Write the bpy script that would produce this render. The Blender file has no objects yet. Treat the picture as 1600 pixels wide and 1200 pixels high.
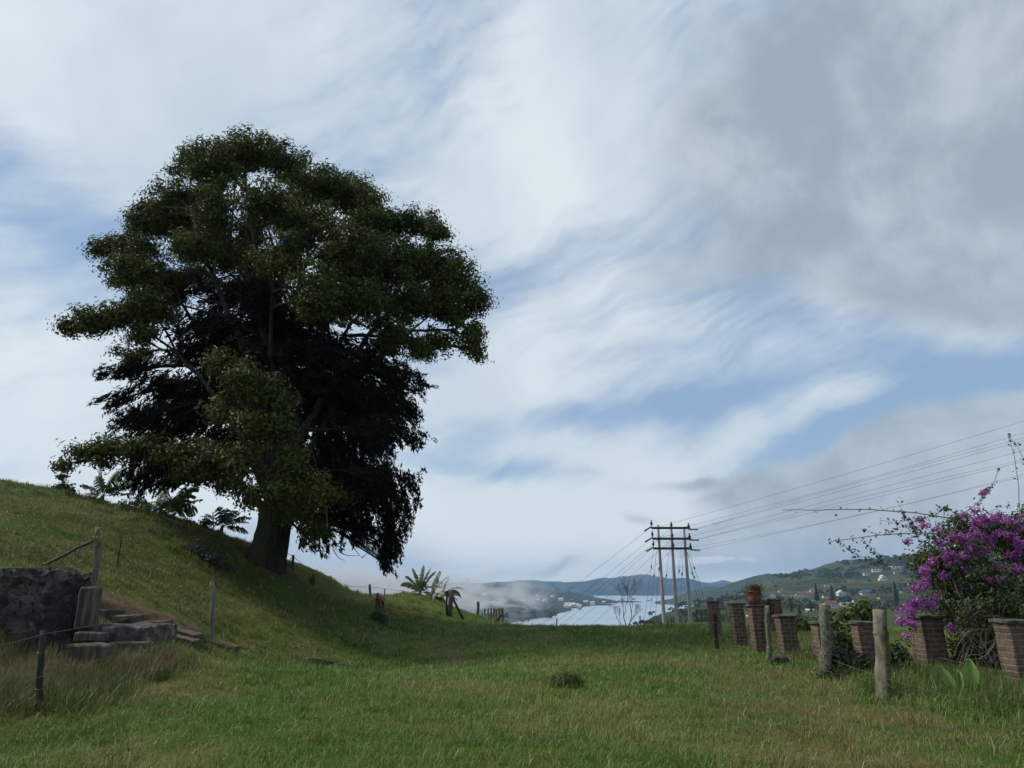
import bpy, bmesh, math, random
import numpy as np
from mathutils import Vector, Matrix, Euler

SC = bpy.context.scene
COL = SC.collection
R = math.radians

# ------------------------------------------------------------------ camera
EYE = 1.6
F = 1111.0                      # focal length in pixels of the 1600 px wide photograph
PITCH = math.atan(315.0 / F)    # the true horizon lies 315 px below the middle of the photograph
cam_data = bpy.data.cameras.new('camera')
cam = bpy.data.objects.new('camera', cam_data)
COL.objects.link(cam)
cam.location = (0, 0, EYE)
cam.rotation_euler = (math.pi / 2 + PITCH, 0, 0)
cam_data.sensor_width = 36.0
cam_data.lens = 36.0 * F / 1600.0
cam_data.clip_start = 0.1
cam_data.clip_end = 60000
SC.camera = cam
SC.view_settings.view_transform = 'Standard'
SC.view_settings.look = 'None'
SC.view_settings.exposure = 0.0
SC.view_settings.gamma = 1.0
CP, SP = math.cos(PITCH), math.sin(PITCH)


def ray(u, v):
    """world direction seen at photo pixel (u, v), scaled so that its y part is 1"""
    x = (u - 800.0) / F
    up = (600.0 - v) / F
    dy = CP - up * SP
    return Vector((x / dy, 1.0, (SP + up * CP) / dy))


def P(u, v, Y):
    d = ray(u, v)
    return Vector((d.x * Y, Y, EYE + d.z * Y))


def azel(u, v):
    d = ray(u, v).normalized()
    return math.atan2(d.x, d.y), math.asin(d.z)


# ------------------------------------------------------------------ sun
SUN_DIR = Vector((-0.72, 0.12, 0.80)).normalized()       # direction towards the sun
sun_data = bpy.data.lights.new('sun', 'SUN')
sun_data.energy = 3.8
sun_data.angle = R(14)
sun_data.color = (1.0, 0.94, 0.84)
sun = bpy.data.objects.new('sun', sun_data)
COL.objects.link(sun)
sun.rotation_euler = SUN_DIR.to_track_quat('Z', 'Y').to_euler()

# ------------------------------------------------------------------ sky
world = bpy.data.worlds.new('World')
SC.world = world
world.use_nodes = True
wt = world.node_tree
for n in list(wt.nodes):
    wt.nodes.remove(n)


class G:
    """tiny helper for writing node graphs"""
    def __init__(self, nt):
        self.nt = nt

    def put(self, sock, val):
        if isinstance(val, bpy.types.NodeSocket):
            self.nt.links.new(val, sock)
        else:
            sock.default_value = val

    def n(self, typ, **kw):
        nd = self.nt.nodes.new(typ)
        for k, v in kw.items():
            setattr(nd, k, v)
        return nd

    def m(self, op, *a, clamp=False):
        nd = self.n('ShaderNodeMath', operation=op, use_clamp=clamp)
        for i, v in enumerate(a):
            self.put(nd.inputs[i], v)
        return nd.outputs[0]

    def v(self, op, *a):
        nd = self.n('ShaderNodeVectorMath', operation=op)
        for i, x in enumerate(a):
            if op == 'SCALE' and i == 1:
                self.put(nd.inputs['Scale'], x)
            else:
                self.put(nd.inputs[i], x)
        return nd.outputs['Value'] if op in ('LENGTH', 'DOT_PRODUCT', 'DISTANCE') else nd.outputs[0]

    def noise(self, vec, scale, detail=4, rough=0.5, lac=2.0, dist=0.0, dims='3D', out='Fac'):
        nd = self.n('ShaderNodeTexNoise', noise_dimensions=dims)
        if vec is not None:
            self.put(nd.inputs['Vector'], vec)
        nd.inputs['Scale'].default_value = scale
        nd.inputs['Detail'].default_value = detail
        nd.inputs['Roughness'].default_value = rough
        nd.inputs['Lacunarity'].default_value = lac
        nd.inputs['Distortion'].default_value = dist
        return nd.outputs[out]

    def step(self, val, a, b, lo=0.0, hi=1.0, kind='SMOOTHSTEP'):
        nd = self.n('ShaderNodeMapRange', interpolation_type=kind)
        self.put(nd.inputs['Value'], val)
        nd.inputs['From Min'].default_value = a
        nd.inputs['From Max'].default_value = b
        nd.inputs['To Min'].default_value = lo
        nd.inputs['To Max'].default_value = hi
        return nd.outputs['Result']

    def mix(self, fac, a, b, blend='MIX'):
        nd = self.n('ShaderNodeMix', data_type='RGBA', blend_type=blend)
        self.put(nd.inputs['Factor'], fac)
        for i, x in ((6, a), (7, b)):
            if isinstance(x, tuple) and len(x) == 3:
                x = x + (1.0,)
            self.put(nd.inputs[i], x)
        return nd.outputs[2]

    def rot(self, vec, rz):
        nd = self.n('ShaderNodeVectorRotate', rotation_type='Z_AXIS')
        self.put(nd.inputs['Vector'], vec)
        nd.inputs['Angle'].default_value = rz
        return nd.outputs[0]

    def xyz(self, x, y, z):
        nd = self.n('ShaderNodeCombineXYZ')
        for i, a in enumerate((x, y, z)):
            self.put(nd.inputs[i], a)
        return nd.outputs[0]


def lin(r, g, b):
    f = lambda c: (c / 255 / 12.92) if c <= 10 else ((c / 255 + 0.055) / 1.055) ** 2.4
    return (f(r), f(g), f(b))


g = G(wt)
gen = g.n('ShaderNodeTexCoord').outputs['Generated']
sep = g.n('ShaderNodeSeparateXYZ')
g.put(sep.inputs[0], gen)
az = g.m('ARCTAN2', sep.outputs[0], sep.outputs[1])
el = g.m('ARCSINE', sep.outputs[2])
Pae = g.xyz(az, el, 0.0)

# the air's own movement: shift the cloud outlines with two sizes of turbulence
w1 = g.v('SUBTRACT', g.noise(Pae, 3.2, 3, 0.5, out='Color'), (0.5, 0.5, 0.5))
w2 = g.v('SUBTRACT', g.noise(Pae, 11.0, 5, 0.6, out='Color'), (0.5, 0.5, 0.5))
Pw = g.v('ADD', Pae, g.v('SCALE', w1, 0.14))
Pw = g.v('ADD', Pw, g.v('SCALE', w2, 0.028))


def blob(vec, u, v, su, sv, rot=0.0):
    a, e = azel(u, v)
    d = g.v('SUBTRACT', vec, (a, e, 0.0))
    if rot:
        d = g.rot(d, R(-rot))
    d = g.v('MULTIPLY', d, (F / su, F / sv, 0.0))
    return g.m('EXPONENT', g.m('MULTIPLY', g.v('DOT_PRODUCT', d, d), -0.8))


def total(vec, items, base):
    s = base
    for (u, v, su, sv, rot, w) in items:
        s = g.m('MULTIPLY_ADD', blob(vec, u, v, su, sv, rot), w, s)
    return s


# streaky high cloud: noise drawn out along the wind, as seen on a flat sheet overhead
Pstreak = g.v('MULTIPLY', g.rot(Pw, R(-24)), (1.0, 4.4, 1.0))
streak = g.noise(Pstreak, 6.2, 6, 0.52, dist=0.0)
Pfine = g.v('MULTIPLY', g.rot(Pw, R(-16)), (1.0, 3.2, 1.0))
fine_s = g.noise(Pfine, 17.0, 6, 0.62, dist=0.0)
soft = g.noise(Pae, 2.6, 4, 0.5)
horizon = g.step(el, 0.0, 0.22, 0.42, 0.0)
veil_items = [
    (250, 110, 420, 230, 10, .52), (120, 200, 260, 60, -35, .18), (905, 110, 170, 210, 60, .48), (840, 340, 130, 130, 50, .42),
    (120, 610, 230, 130, 0, .34), (900, 545, 260, 62, 14, .46), (760, 630, 130, 36, 5, .34),
    (1350, 610, 260, 38, 22, .36), (900, 695, 160, 34, 4, .42), (1220, 690, 200, 30, 14, .26),
    (1000, 800, 420, 46, 0, .30), (760, 760, 120, 30, 0, .15), (1380, 480, 130, 28, -18, .50), (1560, 545, 80, 22, -10, .35),
    (80, 345, 190, 85, -8, -.44), (250, 430, 140, 60, 0, -.25), (715, 60, 85, 130, -60, -.38), (560, 250, 130, 60, 0, -.18),
    (820, 425, 130, 42, 28, -.46), (1160, 420, 200, 70, -20, -.46), (1010, 495, 260, 40, 12, -.22), (930, 645, 220, 20, 3, -.42), (1060, 545, 160, 18, 10, -.25),
    (1540, 575, 130, 40, -8, -.85), (1330, 665, 160, 34, 16, -.80), (1100, 640, 200, 24, 10, -.28), (790, 726, 80, 16, 0, -.55),
    (1210, 700, 120, 22, 12, -.25),
]
veil = total(Pw, veil_items, g.m('MULTIPLY_ADD', streak, 0.85, g.m('MULTIPLY_ADD', soft, 0.35, -0.04)))
veil = g.m('ADD', veil, g.m('MULTIPLY_ADD', fine_s, 0.36, -0.18))
veil = g.m('ADD', veil, horizon)
veil_f = g.step(veil, 0.12, 1.02)

# thick grey cloud
puff = g.noise(Pw, 7.0, 7, 0.55)
grey_items = [
    (1410, 90, 310, 190, 0, .95), (1490, 315, 260, 125, -24, 1.05), (1130, 235, 90, 36, -8, .42), (1280, 275, 170, 90, -24, .6), (1620, 210, 200, 210, 0, .8), (1540, 568, 150, 34, -8, -.9), (1350, 640, 130, 50, 14, -.6),
    (1490, 690, 130, 75, 0, 1.05), (1420, 790, 260, 70, 6, .95), (1290, 855, 230, 34, 6, .85), (1600, 760, 160, 120, 0, .6),
    (1205, 748, 120, 30, 6, .88), (1060, 740, 48, 9, 5, .62), (1130, 828, 85, 13, 4, .7), (1200, 822, 60, 18, 0, .45),
    (980, 806, 30, 10, 0, .35), (850, 885, 46, 14, 10, .55), (770, 880, 40, 14, 10, .45), (910, 732, 60, 12, 0, .4),
    (715, 70, 70, 120, -60, .35), (1020, 430, 120, 40, 10, .25), (1150, 420, 160, 70, -20, .38),
]
grey = total(Pw, grey_items, g.m('MULTIPLY_ADD', puff, 0.55, g.m('MULTIPLY_ADD', fine_s, 0.3, -0.57)))
grey_f = g.step(grey, 0.08, 0.74)

# low fog lying on the hill beyond the tree
fog_f = g.step(total(Pw, [(520, 900, 170, 55, 0, 1.0), (340, 850, 260, 60, 0, .6)], g.m('MULTIPLY_ADD', puff, 0.3, -0.15)), 0.2, 0.9)

# small sunlit heaps over the mountains
puff2 = g.noise(Pae, 26.0, 5, 0.6)
heap = total(Pw, [(908, 886, 26, 9, 18, .9), (990, 889, 46, 9, 0, .8), (1120, 871, 60, 8, 0, .8), (1040, 872, 30, 8, 0, .6),
                  (700, 895, 30, 8, 0, .6)], g.m('MULTIPLY_ADD', puff2, 1.5, -0.9))
heap_f = g.step(heap, 0.25, 0.6)

sky = g.n('ShaderNodeTexSky', sky_type='NISHITA')
sky.sun_disc = False
sky.sun_elevation = math.asin(SUN_DIR.z)
sky.sun_rotation = math.atan2(SUN_DIR.x, SUN_DIR.y)
sky.altitude = 1500
sky.air_density = 1.0
sky.dust_density = 1.2
sky.ozone_density = 1.2
WS = 0.12


def sc(c, k=1.0):
    return tuple(x * k / WS for x in c)


blue = g.mix(1.0, sky.outputs[0], (0.92, 0.92, 0.92), 'MULTIPLY')
blue = g.mix(0.62, blue, sc(lin(158, 187, 218)))
white_tone = g.mix(g.step(soft, 0.35, 0.65), sc(lin(198, 213, 225)), sc(lin(227, 236, 241)))
low_tone = g.mix(g.step(el, 0.02, 0.24), sc(lin(230, 239, 241)), white_tone)
col = g.mix(g.m('MULTIPLY', veil_f, 0.97), blue, low_tone)
grey_tone = g.mix(g.step(g.noise(Pw, 5.5, 7, 0.58), 0.36, 0.66), sc(lin(156, 170, 183)), sc(lin(188, 201, 212)))
col = g.mix(g.m('MULTIPLY', grey_f, 0.9), col, grey_tone)
col = g.mix(g.m('MULTIPLY', heap_f, 0.75), col, sc(lin(232, 234, 232)))
col = g.mix(g.m('MULTIPLY', fog_f, 0.85), col, sc(lin(186, 199, 212)))
bg = g.n('ShaderNodeBackground')
g.put(bg.inputs['Color'], col)
bg.inputs['Strength'].default_value = WS
wo = g.n('ShaderNodeOutputWorld')
wt.links.new(bg.outputs[0], wo.inputs['Surface'])
world.cycles.sampling_method = 'MANUAL'
world.cycles.sample_map_resolution = 512

SC.cycles.max_bounces = 6
SC.cycles.diffuse_bounces = 3
SC.cycles.glossy_bounces = 2
SC.cycles.transmission_bounces = 3
SC.cycles.transparent_max_bounces = 6
SC.cycles.volume_bounces = 0
SC.cycles.use_denoising = True
SC.cycles.denoiser = 'OPENIMAGEDENOISE'
SC.cycles.denoising_input_passes = 'RGB_ALBEDO_NORMAL'
SC.cycles.volume_step_rate = 0.4

# ------------------------------------------------------------------ helpers
rng = np.random.default_rng(7)
random.seed(7)


def vnoise(x, y, seed=0):
    xi = np.floor(x).astype(np.int64)
    yi = np.floor(y).astype(np.int64)
    fx, fy = x - xi, y - yi
    fx = fx * fx * (3 - 2 * fx)
    fy = fy * fy * (3 - 2 * fy)

    def h(a, b):
        n = (a * 374761393 + b * 668265263 + seed * 1442695041) & 0x7fffffff
        n = ((n ^ (n >> 13)) * 1274126177) & 0x7fffffff
        return ((n ^ (n >> 16)) & 0xffff) / 65535.0
    return (h(xi, yi) * (1 - fx) + h(xi + 1, yi) * fx) * (1 - fy) + (h(xi, yi + 1) * (1 - fx) + h(xi + 1, yi + 1) * fx) * fy


def fbm(x, y, octaves=5, seed=0, gain=0.5):
    s, a, t = 0.0, 1.0, 0.0
    for i in range(octaves):
        s = s + a * (vnoise(x * 2 ** i + 17.3 * i, y * 2 ** i + 5.1 * i, seed + i) * 2 - 1)
        t += a
        a *= gain
    return s / t


def tag(o, label=None, cat=None, group=None, kind=None):
    if label:
        o['label'] = label
    if cat:
        o['category'] = cat
    if group:
        o['group'] = group
    if kind:
        o['kind'] = kind
    return o


def empty(name, loc, label=None, cat=None, group=None, rz=0.0):
    o = bpy.data.objects.new(name, None)
    o.empty_display_size = 0.2
    COL.objects.link(o)
    o.location = loc
    o.rotation_euler = (0, 0, rz)
    return tag(o, label, cat, group)


def link(name, me, mat=None, parent=None, loc=None):
    o = bpy.data.objects.new(name, me)
    COL.objects.link(o)
    if mat is not None:
        for mm in (mat if isinstance(mat, (list, tuple)) else [mat]):
            me.materials.append(mm)
    if parent is not None:
        o.parent = parent
    if loc is not None:
        o.location = loc
    return o


def np_mesh(name, verts, faces, smooth=False):
    """verts (N,3), faces (M,k) all with k corners"""
    verts = np.ascontiguousarray(verts, dtype=np.float32)
    faces = np.ascontiguousarray(faces, dtype=np.int32)
    k = faces.shape[1]
    me = bpy.data.meshes.new(name)
    me.vertices.add(len(verts))
    me.vertices.foreach_set('co', verts.ravel())
    me.loops.add(faces.size)
    me.loops.foreach_set('vertex_index', faces.ravel())
    me.polygons.add(len(faces))
    me.polygons.foreach_set('loop_start', np.arange(0, faces.size, k, dtype=np.int32))
    me.polygons.foreach_set('loop_total', np.full(len(faces), k, dtype=np.int32))
    me.polygons.foreach_set('use_smooth', np.full(len(faces), smooth, dtype=bool))
    me.update(calc_edges=True)
    return me


class MB:
    """collects tubes, boxes and sheets, then becomes ONE mesh"""
    def __init__(self):
        self.v, self.f, self.mi, self.sm = [], [], [], []

    def add(self, verts, faces, mi=0, smooth=True):
        b = len(self.v)
        self.v.extend([tuple(p) for p in verts])
        for f in faces:
            self.f.append(tuple(i + b for i in f))
            self.mi.append(mi)
            self.sm.append(smooth)

    def tube(self, pts, radii, n=8, mi=0, cap=True, rough=0.0, seed=0, smooth=True, squash=1.0):
        pts = [Vector(p) for p in pts]
        if not isinstance(radii, (list, tuple)):
            radii = [radii] * len(pts)
        rr = random.Random(seed)
        verts, faces = [], []
        t0 = (pts[1] - pts[0]).normalized()
        up = Vector((0, 0, 1)) if abs(t0.z) < 0.9 else Vector((0, 1, 0))
        a = t0.cross(up).normalized()
        for i, p in enumerate(pts):
            t = (pts[min(i + 1, len(pts) - 1)] - pts[max(i - 1, 0)]).normalized()
            a = (a - t * a.dot(t))
            a = a.normalized() if a.length > 1e-6 else t.orthogonal().normalized()
            b = t.cross(a)
            for k in range(n):
                th = 2 * math.pi * k / n
                r = radii[i] * (1 + rough * (rr.random() - 0.5) * 2)
                verts.append(p + a * math.cos(th) * r + b * math.sin(th) * r * squash)
        for i in range(len(pts) - 1):
            for k in range(n):
                k2 = (k + 1) % n
                faces.append((i * n + k, i * n + k2, (i + 1) * n + k2, (i + 1) * n + k))
        if cap:
            faces.append(tuple(range(n))[::-1])
            faces.append(tuple((len(pts) - 1) * n + k for k in range(n)))
        self.add(verts, faces, mi, smooth)

    def box(self, c, s, rz=0.0, mi=0, jit=0.0, seed=0, taper=1.0):
        rr = random.Random(seed)
        cx, cy, cz = c
        hx, hy, hz = s[0] / 2, s[1] / 2, s[2] / 2
        co, si = math.cos(rz), math.sin(rz)
        vs = []
        for z in (-1, 1):
            k = taper if z > 0 else 1.0
            for x, y in ((-1, -1), (1, -1), (1, 1), (-1, 1)):
                px, py = x * hx * k + rr.uniform(-jit, jit), y * hy * k + rr.uniform(-jit, jit)
                vs.append((cx + px * co - py * si, cy + px * si + py * co, cz + z * hz + rr.uniform(-jit, jit)))
        self.add(vs, [(0, 3, 2, 1), (4, 5, 6, 7), (0, 1, 5, 4), (1, 2, 6, 5), (2, 3, 7, 6), (3, 0, 4, 7)], mi, False)

    def build(self, name, mat, parent=None, loc=None):
        me = bpy.data.meshes.new(name)
        me.from_pydata(self.v, [], self.f)
        me.polygons.foreach_set('use_smooth', self.sm)
        if any(self.mi):
            me.polygons.foreach_set('material_index', self.mi)
        me.update()
        return link(name, me, mat, parent, loc)


def rough_block(size, cuts=6, amp=0.03, seed=0, bevel=0.03, scale=2.5):
    """a worn block of masonry: a bevelled, subdivided box pushed about by noise; base at z = 0"""
    bm = bmesh.new()
    bmesh.ops.create_cube(bm, size=1.0)
    bmesh.ops.scale(bm, vec=size, verts=bm.verts)
    bmesh.ops.translate(bm, vec=(0, 0, size[2] / 2), verts=bm.verts)
    bmesh.ops.bevel(bm, geom=bm.edges[:], offset=bevel, segments=1, affect='EDGES')
    bmesh.ops.subdivide_edges(bm, edges=bm.edges[:], cuts=cuts, use_grid_fill=True)
    from mathutils import noise as mn
    for v in bm.verts:
        p = v.co * scale + Vector((seed * 7.1, seed * 3.3, 0))
        v.co += Vector((mn.noise(p), mn.noise(p + Vector((9, 0, 0))), mn.noise(p + Vector((0, 9, 0))))) * amp
        v.co += Vector((mn.noise(p * 3.1), mn.noise(p * 3.1 + Vector((9, 0, 0))), mn.noise(p * 3.1 + Vector((0, 9, 0))))) * amp * 0.5
    me = bpy.data.meshes.new('block')
    bm.to_mesh(me)
    bm.free()
    return me


# ------------------------------------------------------------------ materials
def new_mat(name):
    m = bpy.data.materials.new(name)
    m.use_nodes = True
    for n in list(m.node_tree.nodes):
        m.node_tree.nodes.remove(n)
    return m, G(m.node_tree)


def out_bsdf(g, color, rough=0.8, bump=None, bump_d=0.02, spec=0.3, trans=0.0, metallic=0.0, trans_col=None):
    b = g.n('ShaderNodeBsdfPrincipled')
    g.put(b.inputs['Base Color'], color if not (isinstance(color, tuple) and len(color) == 3) else color + (1,))
    g.put(b.inputs['Roughness'], rough)
    b.inputs['Specular IOR Level'].default_value = spec
    b.inputs['Metallic'].default_value = metallic
    if bump is not None:
        bp = g.n('ShaderNodeBump')
        bp.inputs['Distance'].default_value = bump_d
        g.put(bp.inputs['Height'], bump)
        g.nt.links.new(bp.outputs[0], b.inputs['Normal'])
    o = g.n('ShaderNodeOutputMaterial')
    sh = b.outputs[0]
    if trans > 0:
        t = g.n('ShaderNodeBsdfTranslucent')
        tc = trans_col if trans_col is not None else color
        g.put(t.inputs['Color'], tc if not (isinstance(tc, tuple) and len(tc) == 3) else tc + (1,))
        mx = g.n('ShaderNodeMixShader')
        mx.inputs[0].default_value = trans
        g.nt.links.new(sh, mx.inputs[1])
        g.nt.links.new(t.outputs[0], mx.inputs[2])
        sh = mx.outputs[0]
    g.nt.links.new(sh, o.inputs['Surface'])


def obj_co(g):
    return g.n('ShaderNodeTexCoord').outputs['Object']


def pos_co(g):
    return g.n('ShaderNodeNewGeometry').outputs['Position']


def mat_rough(name, c1, c2, scale=6.0, rough=0.85, bump=0.015, c3=None, s3=2.0, t3=(0.55, 0.7), stretch=(1, 1, 1), detail=8, spec=0.25):
    m, g = new_mat(name)
    co = g.v('MULTIPLY', obj_co(g), stretch)
    n1 = g.noise(co, scale, detail, 0.62)
    col = g.mix(g.step(n1, 0.32, 0.68), c1, c2)
    if c3 is not None:
        n2 = g.noise(co, s3, 6, 0.65)
        col = g.mix(g.step(n2, t3[0], t3[1]), col, c3)
    out_bsdf(g, col, rough, g.noise(co, scale * 2.5, 8, 0.7) if bump else None, bump, spec)
    return m


def mat_leaf(name, cols, rough=0.45, trans=0.25, patch=0.6, spec=0.3, low=0.7, high=1.25):
    """leaves: each leaf its own tint out of cols (2 or 3 colours), with patches over the plant"""
    m, g = new_mat(name)
    rnd = g.n('ShaderNodeNewGeometry').outputs['Random Per Island']
    n = g.noise(obj_co(g), patch, 3, 0.5)
    f = g.m('ADD', g.m('MULTIPLY', rnd, 0.55), g.m('MULTIPLY', g.step(n, 0.3, 0.7), 0.45))
    col = g.mix(g.step(f, 0.15, 0.75), cols[0], cols[1])
    if len(cols) > 2:
        col = g.mix(g.step(rnd, 0.93, 0.97), col, cols[2])
    k = g.step(g.m('FRACT', g.m('MULTIPLY', rnd, 37.7)), 0, 1, low, high, 'LINEAR')
    col = g.mix(1.0, col, g.xyz(k, k, k), 'MULTIPLY')
    out_bsdf(g, col, rough, spec=spec, trans=trans)
    return m


# ------------------------------------------------------------------ the ground
LAKE = -70.0
ctrl = [(0, 0, 0), (6, 5, 0), (-5, 5, 0.02), (-8, 8, .05), (0, 15, 0), (8, 15, 0), (15, 15, -.05), (14, 6, 0), (24, 10, -.2), (22, 25, -.5), (0, 25, 0), (8, 28, 0),
        (0, 32, -.03), (8, 32.5, -.03), (15, 32, -.2), (24, 32, -.8), (3, 40, -.9), (10, 42, -1.5), (20, 42, -2), (0, 60, -3.8), (20, 60, -5), (38, 40, -4), (38, 20, -2),
        (-3, -8, 0), (-14, -5, .6), (14, -8, 0), (38, -5, -1), (-38, -5, 4), (40, 62, -8), (-40, 62, 1.0), (0, 78, -6), (-20, 78, -1)]


def cp(u, v, Y):
    p = P(u, v, Y)
    ctrl.append((p.x, p.y, p.z))


for a in [(0, 763, 22), (50, 774, 22.5), (100, 785, 23), (200, 798, 24), (300, 829, 25), (345, 850, 25.6), (380, 866, 26), (440, 889, 26.6), (480, 911, 28), (520, 929, 31),
          (150, 938, 14.5), (333, 1006, 17.5), (230, 905, 19), (420, 952, 22.5), (500, 973, 24), (600, 988, 25.5), (700, 985, 28), (0, 852, 15), (90, 880, 15), (270, 955, 17.0),
          (200, 940, 16.4), (300, 985, 16.8), (-60, 1055, 12.4), (0, 1055, 12.4), (60, 1055, 12.4), (110, 1052, 12.4), (265, 1006, 15.2), (325, 1006, 16.6), (228, 1034, 12.9), (250, 1024, 13.3), (200, 1046, 12.5), (-60, 890, 14.2), (0, 888, 14.2), (60, 888, 14.2),
          (60, 1085, 11), (65, 1112, 10), (150, 1075, 11.5), (230, 1040, 13.5), (-60, 1050, 11.5),
          (590, 957, 42), (577, 952, 40), (640, 962, 44), (700, 962, 43), (610, 927, 58), (560, 930, 56), (660, 935, 56), (705, 958, 50), (740, 969, 44), (780, 977, 40), (790, 984, 33), (550, 962, 36)]:
    cp(*a)
for x, y, z in [(-20, 30, 5.1), (-13, 32, 3.6), (-8.5, 33, 2.3), (-6, 37, 1.3), (-14, 45, 1.6), (-25, 45, 3.4), (-38, 30, 7), (-38, 12, 6.5), (-24, 22, 6.3), (-20, 12, 4.6), (-14, 9, 1.2), (-12, 72, -1.0), (-10, 65, .2)]:
    ctrl.append((x, y, z))
ctrl = np.array(ctrl)


def tps(d2):
    return 0.5 * d2 * np.log(d2 + 1e-9)


_A = ctrl[:, :2]
_n = len(_A)
_K = tps(((_A[:, None] - _A[None]) ** 2).sum(-1)) + np.eye(_n) * 0.6
_Q = np.hstack([np.ones((_n, 1)), _A])
_M = np.block([[_K, _Q], [_Q.T, np.zeros((3, 3))]])
_W = np.linalg.solve(_M, np.concatenate([ctrl[:, 2], np.zeros(3)]))


def height(x, y, bumps=True):
    x = np.asarray(x, dtype=float)
    y = np.asarray(y, dtype=float)
    sh = x.shape
    X = np.clip(x.ravel(), -42, 42)
    Y = np.clip(y.ravel(), -8, 80)
    z = np.empty_like(X)
    for s in range(0, len(X), 40000):
        a = np.stack([X[s:s + 40000], Y[s:s + 40000]], 1)
        z[s:s + 40000] = tps(((a[:, None] - _A[None]) ** 2).sum(-1)) @ _W[:_n] + _W[_n] + a @ _W[_n + 1:]
    xr, yr = x.ravel(), y.ravel()
    d = np.hypot(xr * 0.9, yr - 12)
    far = np.maximum(-0.14 * (d - 40), LAKE - 8)
    t = np.clip((d - 34) / 60, 0, 1)
    t = t * t * (3 - 2 * t)
    z = z * (1 - t) + np.minimum(far, z) * t
    if bumps:
        sl = 1 + 1.3 * np.clip((-2 - xr) / 4, 0, 1)
        z = z + sl * (0.06 * fbm(xr * 0.6, yr * 0.6, 3, 3) + 0.036 * fbm(xr * 2.2, yr * 2.2, 3, 9)) + 0.05 * (sl - 1) * np.sin(2.4 * z + 2 * fbm(xr * .3, yr * .3, 2, 4))
    return z.reshape(sh)


def H(x, y):
    return float(height(np.array([x]), np.array([y]))[0])


hgx, hgy = np.arange(-46, 46.1, .2), np.arange(0, 82.1, .2)
HG = height(*np.meshgrid(hgx, hgy))


def hfast(x, y):
    fx = np.clip((np.asarray(x) + 46) / .2, 0, len(hgx) - 1.001)
    fy = np.clip(np.asarray(y) / .2, 0, len(hgy) - 1.001)
    i, j = fx.astype(int), fy.astype(int)
    a, b = fx - i, fy - j
    return (HG[j, i] * (1 - a) + HG[j, i + 1] * a) * (1 - b) + (HG[j + 1, i] * (1 - a) + HG[j + 1, i + 1] * a) * b


def on_ground(u, v, y0=4.0, y1=75.0):
    """where the view through photo pixel (u, v) first meets the ground"""
    d = ray(u, v)
    ys = np.arange(y0, y1, 0.05)
    hz = hfast(d.x * ys, ys)
    below = np.nonzero(EYE + d.z * ys <= hz)[0]
    Y = ys[below[0]] if len(below) else y1
    return Vector((d.x * Y, Y, H(d.x * Y, Y)))


def graded(lo, a, b, hi, step, ratio=1.16):
    c = list(np.arange(a, b + 1e-6, step))
    s, x = step, b
    while x < hi:
        s *= ratio
        x += s
        c.append(x)
    s, x = step, a
    pre = []
    while x > lo:
        s *= ratio
        x -= s
        pre.append(x)
    return np.array(pre[::-1] + c)


gx = graded(-700, -26, 24, 700, 0.2)
gy = graded(-90, 4, 64, 700, 0.2)
GX, GY = np.meshgrid(gx, gy)
GZ = height(GX, GY)


def grid_faces(nr, nc):
    i = np.arange(nr * nc).reshape(nr, nc)
    return np.stack([i[:-1, :-1], i[:-1, 1:], i[1:, 1:], i[1:, :-1]], -1).reshape(-1, 4)


def grass_tone(g, co):
    """where the pasture is lush, olive, straw coloured or bare"""
    big = g.noise(co, 0.16, 4, 0.55)
    mid = g.noise(co, 0.55, 5, 0.6)
    fine = g.noise(co, 3.0, 5, 0.65)
    f = g.m('ADD', g.m('MULTIPLY', big, 0.45), g.m('ADD', g.m('MULTIPLY', mid, 0.4), g.m('MULTIPLY', fine, 0.15)))
    col = g.mix(g.step(f, 0.45, 0.60), (0.075, 0.148, 0.019), (0.174, 0.188, 0.050))
    dry = g.noise(co, 0.33, 6, 0.62)
    col = g.mix(g.m('MULTIPLY', g.step(dry, 0.54, 0.66), 0.6), col, (0.20, 0.165, 0.075))
    col = g.mix(g.m('MULTIPLY', g.step(g.noise(co, 1.1, 5, .6), 0.58, 0.68), 0.55), col, (0.035, 0.085, 0.012))
    spg = g.n('ShaderNodeSeparateXYZ')
    g.put(spg.inputs[0], co)
    bank = g.m('MULTIPLY', g.step(spg.outputs[0], -7.5, -3.0, 1.0, 0.0), g.step(g.noise(co, .7, 6, .65), .38, .62, .15, .8))
    col = g.mix(bank, col, (0.105, 0.105, 0.038))
    return col, mid, fine


m_ground, g = new_mat('pasture soil and short grass')
co = pos_co(g)
col, mid, fine = grass_tone(g, co)
sp = g.n('ShaderNodeSeparateXYZ')
g.put(sp.inputs[0], co)
col = g.mix(1.0, col, (0.62, 0.6, 0.55), 'MULTIPLY')
# worn track of dry grass running away from the camera on the right of the lawn
trk = g.m('ABSOLUTE', g.m('SUBTRACT', sp.outputs[0], g.m('ADD', g.m('MULTIPLY', g.m('SUBTRACT', sp.outputs[1], 7.0), 0.16), 2.6)))
trk = g.m('MULTIPLY', g.step(trk, 0.2, 1.3, 1.0, 0.0), g.step(fine, 0.42, 0.6))
col = g.mix(g.m('MULTIPLY', trk, 0.6), col, (0.13, 0.085, 0.045))
out_bsdf(g, col, 0.95, g.noise(co, 14.0, 6, 0.7), 0.05, 0.1)

ground = link('ground', np_mesh('ground', np.stack([GX, GY, GZ], -1).reshape(-1, 3), grid_faces(len(gy), len(gx)), True), m_ground)
tag(ground, 'grassy hillside pasture sloping down from the left', kind='structure')

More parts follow.
